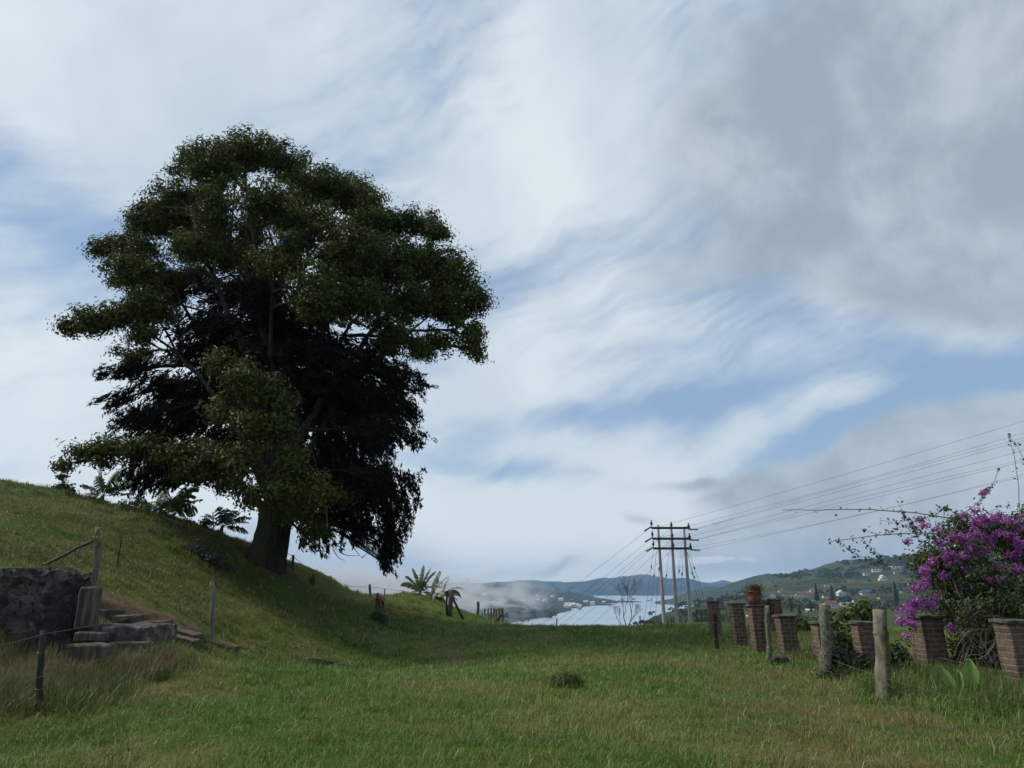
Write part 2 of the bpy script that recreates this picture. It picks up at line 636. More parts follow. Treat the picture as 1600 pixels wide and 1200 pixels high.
# ------------------------------------------------------------------ lake
m_lake, g = new_mat('lake water')
co = pos_co(g)
rip = g.noise(g.v('MULTIPLY', co, (0.02, 0.06, 0.02)), 1.0, 6, 0.6)
band = g.noise(g.v('MULTIPLY', co, (0.0006, 0.004, 1)), 1.0, 4, 0.5)
out_bsdf(g, g.mix(g.step(band, 0.4, 0.6), (0.22, 0.30, 0.36), (0.28, 0.36, 0.42)), 0.28, rip, 1.2, 0.5)
nn = 40
lx = np.linspace(-9000, 9000, nn)
ly = np.linspace(-1500, 11000, nn)
LX, LY = np.meshgrid(lx, ly)
lake = link('lake', np_mesh('lake', np.stack([LX, LY, np.full_like(LX, LAKE)], -1).reshape(-1, 3), grid_faces(nn, nn)), m_lake)
tag(lake, 'pale grey lake in the valley below', kind='structure')


# ------------------------------------------------------------------ hills round the lake
def hill_sheet(name, rows, mat, nu=220, nv=90, amp=0.01, nscale=1.0, seed=0, label=''):
    nr = len(rows)
    tu = np.linspace(0, 1, nu)
    W = []
    for r in rows:
        a = np.array(r, dtype=float)
        uu = a[0, 0] + (a[-1, 0] - a[0, 0]) * tu
        vv = np.interp(uu, a[:, 0], a[:, 1])
        dd = np.interp(uu, a[:, 0], a[:, 2])
        W.append([P(x, y, d) for x, y, d in zip(uu, vv, dd)])
    W = np.array(W)
    front = W[0].copy()
    front[:, 1] -= 0.12 * front[:, 1]
    front[:, 2] = np.minimum(front[:, 2] - 25, LAKE - 12)
    back = W[-1].copy()
    back[:, 1] *= 1.25
    back[:, 0] *= 1.25
    back[:, 2] = LAKE - 12
    W = np.concatenate([front[None], W, back[None]])
    tr = np.linspace(0, len(W) - 1, nv)
    i0 = np.minimum(tr.astype(int), len(W) - 2)
    ft = (tr - i0)[:, None, None]
    V = W[i0] * (1 - ft) + W[i0 + 1] * ft
    d = V[..., 1]
    s = nscale / 100.0
    n = fbm(V[..., 0] * s, V[..., 1] * s, 6, seed, 0.55)
    rid = 1 - np.abs(fbm(V[..., 0] * s * 0.5, V[..., 1] * s * 0.5, 4, seed + 31)) * 2
    V[..., 2] += (n * 0.8 + (rid - 0.55) * 0.7) * amp * d
    o = link(name, np_mesh(name, V.reshape(-1, 3), grid_faces(nv, nu), True), mat)
    tag(o, label, kind='structure')
    return o, V


def hill_mat(name, c1, c2, c3, s, dirt=None, bump=6.0, fields=0.0):
    m, g = new_mat(name)
    co = pos_co(g)
    n = g.noise(co, s, 6, 0.62)
    col = g.mix(g.step(n, 0.42, 0.58), c1, c2)
    n2 = g.noise(co, s * 4.5, 5, 0.65)
    col = g.mix(g.step(n2, 0.52, 0.62), col, c3)
    if fields:
        vo = g.n('ShaderNodeTexVoronoi', feature='F1')
        g.put(vo.inputs['Vector'], co)
        vo.inputs['Scale'].default_value = fields
        sh = g.n('ShaderNodeSeparateColor')
        g.put(sh.inputs[0], vo.outputs['Color'])
        col = g.mix(g.m('MULTIPLY', g.step(sh.outputs[0], 0.55, 0.6), 0.75), col, (0.075, 0.085, 0.035))
        col = g.mix(g.m('MULTIPLY', g.step(sh.outputs[1], 0.7, 0.74), 0.6), col, (0.05, 0.075, 0.03))
    if dirt is not None:
        n3 = g.noise(co, s * 2.2, 5, 0.7)
        col = g.mix(g.step(n3, dirt, dirt + 0.04), col, (0.20, 0.10, 0.055))
    out_bsdf(g, col, 0.95, g.noise(co, s * 9, 6, 0.75), bump, 0.05)
    return m


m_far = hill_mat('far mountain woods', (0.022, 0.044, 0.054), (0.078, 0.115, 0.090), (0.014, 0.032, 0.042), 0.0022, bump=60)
m_pen = hill_mat('peninsula scrub', (0.030, 0.045, 0.032), (0.045, 0.06, 0.04), (0.02, 0.03, 0.022), 0.006, bump=10)
m_head = hill_mat('headland woods', (0.035, 0.05, 0.025), (0.055, 0.065, 0.035), (0.022, 0.035, 0.018), 0.006, bump=10)
m_right = hill_mat('hillside fields and woods', (0.028, 0.042, 0.015), (0.066, 0.066, 0.028), (0.018, 0.030, 0.013), 0.008, dirt=0.635, bump=5, fields=0.009)
m_ridge = hill_mat('wooded ridge', (0.022, 0.038, 0.018), (0.045, 0.055, 0.026), (0.014, 0.026, 0.012), 0.008, bump=8)

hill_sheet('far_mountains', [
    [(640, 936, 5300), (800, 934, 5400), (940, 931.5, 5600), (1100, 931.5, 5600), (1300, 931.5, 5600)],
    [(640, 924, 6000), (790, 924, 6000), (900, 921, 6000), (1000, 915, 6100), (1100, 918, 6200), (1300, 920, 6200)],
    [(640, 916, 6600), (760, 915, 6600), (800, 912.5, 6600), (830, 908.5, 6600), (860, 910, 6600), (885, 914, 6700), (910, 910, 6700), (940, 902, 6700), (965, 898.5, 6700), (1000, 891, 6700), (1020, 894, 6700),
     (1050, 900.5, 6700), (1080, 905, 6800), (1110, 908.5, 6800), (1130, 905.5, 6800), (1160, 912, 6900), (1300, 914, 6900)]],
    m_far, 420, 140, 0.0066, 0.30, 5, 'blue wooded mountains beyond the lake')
hill_pen, V_pen = hill_sheet('peninsula', [
    [(520, 992, 1250), (700, 986, 1350), (790, 973, 1480), (860, 962, 1800), (905, 951.5, 2400), (960, 944.5, 2950), (1022, 938.5, 3700)],
    [(520, 945, 2200), (700, 945, 2200), (790, 942, 2300), (860, 942, 2500), (905, 942, 2900), (960, 940.5, 3300), (1024, 938.2, 3800)],
    [(520, 908, 3000), (620, 906, 3000), (700, 908, 3000), (760, 912, 3000), (800, 915, 3100), (860, 922, 3300), (930, 932, 3600), (960, 936, 3900), (1026, 938, 4000)]],
    m_pen, 260, 90, 0.0030, 0.5, 11, 'dark lakeside hill wrapped in mist')
hill_sheet('headland', [
    [(1022, 942, 3050), (1060, 943, 2900), (1100, 946, 2750), (1180, 950, 2600)],
    [(1024, 940.5, 3150), (1045, 936, 3150), (1065, 928, 3150), (1085, 920, 3150), (1105, 915, 3150), (1128, 915, 3150), (1150, 921, 3150), (1190, 930, 3100)]],
    m_head, 160, 50, 0.0020, 0.5, 17, 'rounded dark headland across the water')
hill_sheet('ridge', [
    [(1080, 938, 2500), (1200, 930, 2400), (1400, 920, 2300)],
    [(1085, 930, 2800), (1120, 920, 2800), (1150, 908, 2800), (1178, 899.5, 2800), (1200, 895, 2800), (1220, 898, 2800), (1250, 893, 2800), (1300, 885, 2800), (1400, 880, 2800)]],
    m_ridge, 200, 60, 0.0022, 0.6, 23, 'dark wooded ridge behind the hillside')
hill_right, V_right = hill_sheet('hillside', [
    [(998, 986, 300), (1100, 985, 320), (1200, 985, 340), (1400, 990, 360), (1800, 1000, 360)],
    [(1001, 976, 420), (1100, 968, 450), (1200, 966, 480), (1400, 968, 480), (1800, 972, 450)],
    [(1032, 958, 620), (1100, 952, 650), (1200, 949, 700), (1400, 950, 700), (1800, 945, 650)],
    [(1083, 947, 900), (1150, 936, 950), (1250, 931, 1000), (1400, 928, 1000), (1800, 905, 900)],
    [(1118, 938, 1300), (1180, 923, 1350), (1250, 913, 1400), (1330, 906, 1400), (1430, 900, 1350), (1800, 855, 1200)],
    [(1150, 925, 1700), (1200, 911, 1750), (1260, 900, 1750), (1340, 889, 1750), (1430, 881, 1700), (1800, 820, 1500)],
    [(1190, 911, 2000), (1215, 904, 2000), (1255, 894, 2050), (1290, 883, 2050), (1320, 876, 2050), (1350, 874, 2050), (1400, 870, 2050), (1440, 864, 2000), (1500, 853, 1900), (1800, 795, 1800)]],
    m_right, 420, 220, 0.0022, 1.0, 29, 'green hillside with fields and scattered houses')


def project(V):
    x, y, z = V[..., 0], V[..., 1], V[..., 2] - EYE
    dep = y * CP + z * SP
    return 800 + F * x / dep, 600 - F * (-y * SP + z * CP) / dep


def on_sheet(V, u, v):
    uu, vv = project(V)
    d = np.hypot(uu - u, (vv - v) * 1.5) + V[..., 1] * 2e-4
    i = np.unravel_index(np.argmin(d), d.shape)
    return Vector(V[i])


# ------------------------------------------------------------------ the air
m_haze, g = new_mat('air')
pv = g.n('ShaderNodeVolumePrincipled')
pv.inputs['Color'].default_value = (0.42, 0.66, 1.0, 1)
pv.inputs['Density'].default_value = 0.000095
pv.inputs['Anisotropy'].default_value = 0.2
o_ = g.n('ShaderNodeOutputMaterial')
g.nt.links.new(pv.outputs[0], o_.inputs['Volume'])
mb = MB()
mb.box((0, 3300, 73), (15000, 9000, 305))
haze = mb.build('haze', m_haze)
tag(haze, 'thin blue air over the valley', kind='stuff')

# ------------------------------------------------------------------ grass
def strands(pos, length, width, lean, head, curl=0.5, rr=rng):
    """blades of grass: 6 corners, 2 faces each. pos (N,3) roots; head = heading angle they lean towards"""
    n = len(pos)
    dx, dy = np.cos(head), np.sin(head)
    side = np.stack([-dy, dx, np.zeros(n)], 1)
    mid = pos + np.stack([dx * np.sin(lean * 0.6), dy * np.sin(lean * 0.6), np.cos(lean * 0.6)], 1) * (length * 0.55)[:, None]
    l2 = lean * (1 + curl)
    tip = mid + np.stack([dx * np.sin(l2), dy * np.sin(l2), np.cos(l2)], 1) * (length * 0.5)[:, None]
    w = width[:, None]
    V = np.stack([pos - side * w * .5, pos + side * w * .5, mid - side * w * .45, mid + side * w * .45, tip - side * w * .08, tip + side * w * .08], 1).reshape(-1, 3)
    b = np.arange(n)[:, None] * 6
    Fa = np.concatenate([b + np.array([0, 1, 3, 2]), b + np.array([2, 3, 5, 4])], 0)
    return V, Fa


def in_view_points(n, r0, r1, power, a0=-46, a1=46):
    """ground points, thinning out with distance like r**-power"""
    u = rng.random(n)
    k = 2 - power
    if abs(k) < 1e-6:
        r = r0 * (r1 / r0) ** u
    else:
        r = (r0 ** k + u * (r1 ** k - r0 ** k)) ** (1 / k)
    a = np.radians(rng.uniform(a0, a1, n))
    return r * np.sin(a), r * np.cos(a), r


def bare(x, y):
    """1 where no grass grows: the earth path by the old steps"""
    d = np.abs((x + 8.6) * 0.62 + (y - 15.6) * 0.78)      # unused direction guard
    return np.zeros_like(x)


N_TUFT = 66000
tx, ty, tr_ = in_view_points(N_TUFT, 5.2, 70, 1.75)
tall = 1 + 0.9 * np.clip((tx - 5.3) / 0.8, 0, 1) * np.clip((40 - ty) / 10, 0, 1)
patch = 0.75 + 0.7 * np.clip(fbm(tx * 0.35, ty * 0.35, 4, 41) + 0.25, 0, 1)
keep = np.ones(N_TUFT, bool)
trackd = np.abs(tx - 4.3 - 0.25 * np.sin(ty * 0.7))
keep &= ~((trackd < 0.55) & (rng.random(N_TUFT) < 0.45) & (ty < 20))
EARTH = [P(150, 935, 14.6), P(215, 965, 15.4), P(262, 988, 16.2), P(330, 1003, 17.0)]


def seg_dist(x, y, pts):
    best = np.full(np.shape(x), 1e9)
    for a, b in zip(pts[:-1], pts[1:]):
        dx, dy = b.x - a.x, b.y - a.y
        t = np.clip(((x - a.x) * dx + (y - a.y) * dy) / (dx * dx + dy * dy), 0, 1)
        best = np.minimum(best, np.hypot(x - a.x - t * dx, y - a.y - t * dy))
    return best


keep &= seg_dist(tx, ty, EARTH) > 0.75
tx, ty, tr_, tall, patch = tx[keep], ty[keep], tr_[keep], tall[keep], patch[keep]
PER = 9
bx = np.repeat(tx, PER) + rng.normal(0, 0.055, len(tx) * PER) * np.repeat(np.sqrt(tr_ / 8), PER)
by = np.repeat(ty, PER) + rng.normal(0, 0.055, len(tx) * PER) * np.repeat(np.sqrt(tr_ / 8), PER)
bz = height(bx, by)
nb = len(bx)
L = np.repeat(tall * patch, PER) * rng.uniform(0.05, 0.15, nb)
Wd = np.repeat(0.0035 * (tr_ / 7) ** 0.85, PER) * rng.uniform(0.7, 1.4, nb)
Vg, Fg = strands(np.stack([bx, by, bz - 0.01], 1), L, Wd, np.abs(rng.normal(0.95, 0.40, nb)), rng.uniform(0, 2 * np.pi, nb))
# ranker tufts standing out of the sward
ux, uy, ur = in_view_points(1500, 5.5, 60, 1.6)
bx2 = rng.uniform(-17, -3, 1500)
by2 = rng.uniform(11, 34, 1500)
ux, uy = np.concatenate([ux, bx2]), np.concatenate([uy, by2])
ur = np.hypot(ux, uy)
ok_ = (fbm(ux * 0.25, uy * 0.25, 3, 77) > -0.15) & (seg_dist(ux, uy, EARTH) > 0.9)
ux, uy, ur = ux[ok_], uy[ok_], ur[ok_]
TP = 46
sz = np.repeat(rng.uniform(.5, 1.35, len(ux)), TP)
hx_ = np.repeat(ux, TP) + rng.normal(0, .075, len(ux) * TP) * sz
hy_ = np.repeat(uy, TP) + rng.normal(0, .075, len(ux) * TP) * sz
V2, F2 = strands(np.stack([hx_, hy_, height(hx_, hy_) - .01], 1), sz * rng.uniform(.09, .21, len(hx_)), np.repeat(.0036 * (ur / 7) ** .8, TP) * rng.uniform(.7, 1.4, len(hx_)), np.abs(rng.normal(.7, .35, len(hx_))), rng.uniform(0, 6.283, len(hx_)))
Vg, Fg = np.concatenate([Vg, V2]), np.concatenate([Fg, F2 + len(Vg)])
# fallen straw lying on top
sx, sy, sr = in_view_points(3800, 5.3, 40, 1.7)
V2, F2 = strands(np.stack([sx, sy, height(sx, sy) + .035], 1), rng.uniform(.07, .19, len(sx)), .0026 * (sr / 7) ** .8, rng.uniform(1.1, 1.5, len(sx)), rng.uniform(0, 6.283, len(sx)), .1)
m_fallen = mat_leaf('fallen straw', [(0.30, 0.26, 0.14), (0.44, 0.40, 0.26)], .7, .1, 2.0)
o = link('fallen_straw', np_mesh('fallen_straw', V2, F2), m_fallen)
tag(o, 'pale dead stalks scattered through the pasture grass', kind='stuff')
m_grass, g = new_mat('pasture grass blades')
co = pos_co(g)
col, mid, fine = grass_tone(g, co)
rnd = g.n('ShaderNodeNewGeometry').outputs['Random Per Island']
k = g.step(g.m('FRACT', g.m('MULTIPLY', rnd, 57.3)), 0, 1, 0.55, 1.6, 'LINEAR')
col = g.mix(1.0, col, g.xyz(k, k, k), 'MULTIPLY')
col = g.mix(g.step(rnd, 0.89, 0.90), col, (0.36, 0.32, 0.17))
spx = g.n('ShaderNodeSeparateXYZ')
g.put(spx.inputs[0], co)
trk = g.m('ABSOLUTE', g.m('SUBTRACT', spx.outputs[0], 3.9))
trk = g.m('MULTIPLY', g.step(trk, 0.5, 2.6, 1.0, 0.0), g.step(mid, 0.36, 0.54))
trk = g.m('MULTIPLY', trk, g.step(spx.outputs[1], 14.0, 22.0, 1.0, 0.0))
col = g.mix(g.m('MULTIPLY', trk, g.step(g.m('FRACT', g.m('MULTIPLY', rnd, 13.1)), 0.2, 0.6)), col, (0.19, 0.145, 0.075))
out_bsdf(g, col, 0.6, spec=0.2, trans=0.25)
grass = link('grass', np_mesh('grass', Vg, Fg), m_grass)
tag(grass, 'short grazed grass of the pasture', kind='stuff')


# ------------------------------------------------------------------ foliage
def leaf_mesh(name, cen, nrm, L, Wr, fold=0.25, along=None):
    """N leaves: a kite of four corners each, folded a little along the midrib"""
    n = len(cen)
    nrm = nrm / (np.linalg.norm(nrm, axis=1, keepdims=True) + 1e-9)
    if along is None:
        along = rng.normal(size=(n, 3))
    t = along - nrm * (along * nrm).sum(1, keepdims=True)
    t /= (np.linalg.norm(t, axis=1, keepdims=True) + 1e-9)
    b = np.cross(nrm, t)
    L = L[:, None]
    Wd = L * Wr
    V = np.stack([cen - t * L * .5, cen + b * Wd * .5 + nrm * Wd * fold, cen + t * L * .5, cen - b * Wd * .5 + nrm * Wd * fold], 1).reshape(-1, 3)
    Fa = np.arange(n * 4).reshape(n, 4)
    return np_mesh(name, V, Fa)


def clump_points(center, rad, n_sub, per, sub_r, shell=0.62, flat=0.75, rr=rng, top=0.25):
    """leaf places in one bough: twig clusters spread over an ellipsoid's outer part, leaves gathered round each"""
    d = rr.normal(size=(n_sub, 3))
    d /= np.linalg.norm(d, axis=1, keepdims=True)
    d[:, 2] += top * rr.random(n_sub)
    q = rr.uniform(shell, 1.0, n_sub)[:, None]
    sub = center + d * q * rad
    cen = np.repeat(sub, per, 0)
    off = rr.normal(size=(n_sub * per, 3)) * sub_r
    off[:, 2] *= flat
    nrm = off * 1.2 / sub_r + np.repeat(d, per, 0) * 0.7 + np.array([0, 0, 0.55]) + rr.normal(size=off.shape) * 0.55
    return cen + off, nrm, sub


TD = 26.0        # metres from the camera to the old tree
PX = TD / F * 1.02

ficus = [  # photo u, v, half width, half height (pixels), nearer(-)/farther(+) in metres, density
    (390, 240, 62, 30, 0, 1), (335, 262, 52, 36, -1, 1), (440, 255, 46, 34, 1, 1), (300, 245, 25, 18, 0, 1), (500, 290, 52, 38, 0, 1), (556, 312, 50, 38, 1, 1), (588, 352, 42, 46, 0, 1),
    (275, 312, 46, 34, 0, 1), (240, 350, 44, 30, 0, 1), (335, 330, 48, 32, -2, .9), (415, 318, 52, 36, -2.5, 1), (482, 350, 52, 40, -2.2, 1), (540, 390, 55, 44, -2.8, 1),
    (600, 412, 52, 44, -1.2, 1), (200, 388, 44, 24, 0, 1), (160, 388, 26, 20, .5, 1), (210, 425, 48, 28, -1, .9), (295, 385, 42, 26, -2.4, .7), (262, 440, 44, 22, 0, .7),
    (225, 335, 30, 22, 0, 1), (350, 400, 42, 30, -1, .8), (390, 360, 40, 30, 1.5, .8), (320, 370, 40, 26, 1.5, .8), (400, 440, 44, 30, 1.5, .8), (450, 330, 40, 30, 2, .8), (310, 430, 40, 22, 1, .7), (370, 450, 40, 22, 1.5, .8), (440, 405, 44, 36, -3, .9), (642, 345, 13, 24, 0, 1), (685, 362, 24, 20, 0, 1), (660, 410, 42, 40, 0, 1), (703, 425, 36, 40, 0, 1),
    (640, 470, 46, 36, -.8, 1), (700, 488, 44, 34, 0, .9), (744, 472, 26, 30, 0, 1), (738, 525, 26, 34, 0, .9), (745, 550, 16, 16, 0, .8), (688, 538, 28, 22, 0, .8), (500, 455, 46, 42, -3.4, 1), (562, 470, 48, 40, -2.4, 1),
    (612, 515, 38, 32, -1, .8), (490, 480, 30, 26, -3.8, 1), (650, 540, 24, 20, -.4, .8),
    (240, 482, 42, 20, -1, 1), (192, 490, 44, 22, -1, 1), (143, 506, 44, 20, -1, 1), (112, 512, 20, 12, -1, 1), (225, 522, 30, 22, -1, .6), (205, 560, 36, 20, 0, .8),
    (350, 566, 24, 20, -4.2, 1), (382, 598, 32, 26, -4.6, 1), (432, 618, 24, 30, -4.4, .9), (346, 640, 20, 34, -4.0, .45), (405, 672, 36, 26, -4.4, .7), (370, 730, 34, 30, -4.2, .55), (440, 668, 20, 20, -4.4, .6),
    (450, 725, 34, 30, -4.2, .6), (485, 772, 28, 26, -3.6, .8), (432, 775, 34, 22, -4.3, .65), (392, 782, 28, 20, -3.4, .6), (460, 800, 26, 22, -3, .6),
    (130, 708, 30, 12, -1, .8), (178, 698, 40, 14, -1, .8), (228, 698, 36, 16, -2, .8), (282, 712, 40, 22, -2.4, .7), (330, 728, 44, 28, -3, .8), (300, 742, 34, 14, -2, .6), (250, 728, 34, 20, -1, .7),
    (98, 728, 11, 8, -1, 1), (160, 722, 22, 10, -1, .6), (205, 708, 32, 11, -1.5, .6), (356, 756, 24, 14, -1.6, .6), (520, 780, 22, 22, -2, .6), (500, 830, 30, 22, -.5, .5),
]
conifer = [  # u, v, half width, half height, depth, density
    (335, 462, 44, 20, .6, .8), (410, 470, 60, 34, .8, 1), (470, 500, 60, 40, 0, 1), (330, 510, 56, 26, .4, .9), (300, 550, 58, 30, .4, 1), (205, 582, 46, 14, 0, 1), (170, 582, 22, 8, 0, 1), (255, 610, 54, 30, .2, .8),
    (185, 625, 32, 18, 0, 1), (200, 660, 34, 22, 0, .8), (240, 660, 46, 34, .6, .9), (300, 640, 56, 50, 1, 1), (350, 600, 58, 56, 1, 1), (420, 560, 60, 56, .4, 1), (500, 560, 62, 56, 0, 1), (570, 560, 56, 46, .5, 1),
    (620, 590, 36, 30, 0, 1), (655, 600, 18, 18, 0, 1), (560, 625, 66, 52, 0, 1), (632, 640, 34, 26, 0, 1), (640, 682, 30, 14, 0, 1), (596, 684, 40, 30, 0, 1), (540, 700, 60, 56, .4, 1), (480, 640, 58, 60, .6, 1),
    (440, 700, 44, 54, 1.5, 1), (360, 690, 46, 50, 1.6, .9), (300, 700, 44, 40, 1.4, .8), (240, 735, 42, 28, .8, .8), (205, 750, 28, 14, .6, .9), (226, 762, 28, 10, .6, .8), (285, 742, 30, 16, .8, .8),
    (596, 756, 40, 34, 0, 1), (640, 752, 17, 10, 0, 1), (638, 782, 20, 16, 0, 1), (550, 780, 48, 44, 0, 1), (500, 790, 40, 36, .3, .9), (610, 800, 38, 30, 0, 1), (560, 830, 36, 22, .3, .9), (510, 840, 28, 18, .4, .7),
    (610, 840, 22, 26, 0, 1), (616, 868, 13, 20, 0, 1), (600, 880, 7, 12, 0, 1), (600, 850, 10, 20, 0, .8), (340, 745, 26, 16, 1.5, .7), (420, 520, 70, 50, 2.5, 1), (520, 620, 70, 60, 2.5, 1), (440, 620, 60, 70, 2.8, 1), (350, 560, 60, 50, 2.5, 1), (300, 630, 55, 45, 2.5, 1), (580, 640, 55, 60, 2, 1), (540, 740, 55, 55, 2, 1), (450, 740, 50, 50, 2.5, 1), (250, 690, 45, 30, 2, 1), (610, 845, 16, 30, .4, 1), (480, 840, 22, 14, .6, .6),
]
m_ficus = mat_leaf('glossy fig leaves', [(0.024, 0.043, 0.008), (0.076, 0.096, 0.016), (0.12, 0.09, 0.02)], 0.55, 0.22, 0.35, 0.18, 0.6, 1.35)
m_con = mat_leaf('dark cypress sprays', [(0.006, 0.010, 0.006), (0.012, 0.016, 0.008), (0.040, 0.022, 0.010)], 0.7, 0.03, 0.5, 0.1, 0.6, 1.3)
m_bark = mat_rough('grey fissured bark', (0.020, 0.017, 0.013), (0.058, 0.049, 0.038), 7.0, 0.9, 0.10, c3=(0.05, 0.058, 0.03), s3=0.9, t3=(0.5, 0.65), stretch=(1, 1, 0.22))
m_bough = mat_rough('shaded grey boughs', (0.018, 0.016, 0.013), (0.050, 0.045, 0.037), 5.0, 0.9, 0.03)
m_bark2 = mat_rough('dark cypress bark', (0.014, 0.012, 0.010), (0.034, 0.028, 0.022), 6.0, 0.95, 0.05, stretch=(1, 1, 0.15))
m_moss = mat_rough('hanging grey moss', (0.05, 0.05, 0.035), (0.10, 0.10, 0.07), 8.0, 0.9, 0)


def trunk_mesh(path, radii, n=28, buttress=0.16, seed=0, lobes=5):
    """a fluted trunk whose foot widens into roots"""
    from mathutils import noise as mn
    verts, faces = [], []
    steps = len(path)
    for i, p in enumerate(path):
        t = i / (steps - 1)
        for k in range(n):
            th = 2 * math.pi * k / n
            flute = 0.10 * math.sin(lobes * th + seed) * (1 - 0.5 * t) + 0.06 * math.sin((lobes * 2 + 1) * th + seed * 2.3)
            foot = buttress * max(0.0, 1 - t * 5) ** 2 * (0.75 + 0.6 * math.sin(lobes * th + seed))
            r = radii[i] * (1 + flute + foot + 0.08 * mn.noise(Vector((math.cos(th) * 2, math.sin(th) * 2, t * 7 + seed))))
            verts.append((p.x + r * math.cos(th), p.y + r * math.sin(th), p.z))
    for i in range(steps - 1):
        for k in range(n):
            faces.append((i * n + k, i * n + (k + 1) % n, (i + 1) * n + (k + 1) % n, (i + 1) * n + k))
    faces.append(tuple(range((steps - 1) * n, steps * n)))
    return verts, faces


def curve_pts(a, b, n, sag, seed, wob=0.15):
    rr = random.Random(seed)
    d = (b - a).length
    pts = []
    o1 = Vector((rr.uniform(-1, 1), rr.uniform(-1, 1), rr.uniform(-.4, .4))) * d * wob
    for i in range(n + 1):
        t = i / n
        p = a.lerp(b, t) + o1 * math.sin(math.pi * t) + Vector((0, 0, sag * d * math.sin(math.pi * t)))
        p += Vector((rr.uniform(-1, 1), rr.uniform(-1, 1), rr.uniform(-1, 1))) * d * 0.015 * (0 < i < n)
        pts.append(p)
    return pts


def put_all(o, base):
    """move a mesh so that its own origin is at base"""
    me = o.data
    n = len(me.vertices)
    c = np.empty(n * 3, dtype=np.float32)
    me.vertices.foreach_get('co', c)
    c = c.reshape(-1, 3) - np.array(base, dtype=np.float32)
    me.vertices.foreach_set('co', c.ravel())
    me.update()


# -- the fig
base_f = Vector((P(399, 884, TD).x, TD, H(P(399, 884, TD).x, TD) - 0.35))
fig = empty('broadleaf_tree', base_f, 'huge old broadleaf tree with domed green crown on the slope', 'tree')
fork = P(427, 790, TD)
path_f = [base_f.lerp(fork, t) + Vector((0.12 * math.sin(3 * t), 0, 0)) for t in np.linspace(0, 1, 14)]
rad_f = [0.45 - 0.01 * t for t in np.linspace(0, 1, 14)]
tv, tf = trunk_mesh(path_f, rad_f, seed=1.3)
mbt = MB()
mbt.add(tv, tf)
o = mbt.build('trunk', m_bark, fig)
put_all(o, base_f)
mains = []      # the main limbs, as polylines other boughs spring from
limbs = MB()
for i, (u, v, dd, r) in enumerate([(385, 300, 0, .30), (300, 330, -1, .24), (470, 320, 1, .27), (560, 370, 0, .27), (640, 440, 0, .24), (255, 420, -.5, .20), (190, 495, -1, .17), (430, 430, -3, .22),
                                   (400, 640, -4, .16), (200, 705, -1, .15), (690, 480, .5, .17), (480, 380, 3.5, .24), (360, 380, 4, .22), (590, 460, 4, .2), (280, 560, 4, .16), (470, 740, -3.6, .14)]):
    tip = P(u, v, TD + dd)
    start = path_f[-1] - Vector((0, 0, 0.3)) if i != 9 else path_f[-4]
    mid = start.lerp(tip, 0.35) + Vector((0, 0, 0.8 + 0.06 * (tip - start).length))
    a = curve_pts(start, mid, 5, 0.02, i, 0.05)
    b = curve_pts(mid, tip, 7, 0.04, i + 50, 0.06)
    pts = a + b[1:]
    rads = list(np.linspace(r * 0.9, r * 0.12, len(pts)))
    limbs.tube(pts, rads, 9, rough=0.07, seed=i)
    mains.append(pts)
allm = [(p, k, j) for k, pts in enumerate(mains) for j, p in enumerate(pts) if j > 3]
FC, FN, FL = [], [], []
blobs_f = [(b, 0) for b in ficus]
for i, b in enumerate(ficus):       # lighter growth that knits the boughs together
    for c in ficus[i + 1:]:
        if b[1] < 520 and c[1] < 520 and b[0] > 190 and math.hypot(b[0] - c[0], b[1] - c[1]) < 88 and abs(b[4] - c[4]) < 2.5 and rng.random() < .26:
            blobs_f.append((((b[0] + c[0]) / 2, (b[1] + c[1]) / 2, 34, 26, (b[4] + c[4]) / 2 + rng.uniform(-.6, .8), .55), 0))
for b in ficus:
    if b[1] < 560 and 200 < b[0] < 700:         # the far side of the dome
        blobs_f.append(((b[0] + rng.uniform(-25, 25), b[1] + rng.uniform(0, 25), b[2], b[3], abs(b[4]) + rng.uniform(2.2, 5.0), b[5] * 0.55), 1))
for i, (b, far) in enumerate(blobs_f):
    u, v, ru, rv, dd, dens = b
    c = P(u, v, TD + dd)
    rad = np.array([ru * PX, (ru + rv) * 0.5 * PX, rv * PX])
    area = (ru + rv) ** 2 / 4 * PX * PX
    nsub = max(8, int(area * 84 * dens))
    pc, pn, sub = clump_points(np.array(c), rad * 1.03, nsub, 44, 0.17, 0.25)
    FC.append(pc)
    FN.append(pn)
    src = min(allm, key=lambda q: (q[0] - c).length + (0.0 if q[0].z < c.z + .5 else 1.5))[0]
    pts = curve_pts(src, c, 5, 0.05, 100 + i, 0.08)
    limbs.tube(pts, list(np.linspace(0.055, 0.02, len(pts))), 6, rough=0.08, seed=i)
    for s in sub[:: max(1, len(sub) // 14)]:
        st = pts[random.randint(2, 5)]
        tw = curve_pts(st, Vector(s), 3, 0.03, i * 31 + int(abs(s[0]) * 100), 0.1)
        limbs.tube(tw, [0.026, 0.018, 0.012, 0.006], 4, cap=False)
    if not far and random.random() < 0.4:
        for _ in range(1):
            q = c + Vector((random.uniform(-1, 1) * rad[0] * .7, random.uniform(-1, 0) * rad[1] * .6, -rad[2] * 0.5))
            ln = random.uniform(0.35, 0.9)
            moss = MB()
            moss.tube([q, q + Vector((random.uniform(-.04, .04), 0, -ln * .5)), q + Vector((random.uniform(-.06, .06), 0, -ln))], [0.02, 0.028, 0.006], 4, cap=False)
            o = moss.build('hanging_moss', m_moss, fig)
            put_all(o, base_f)
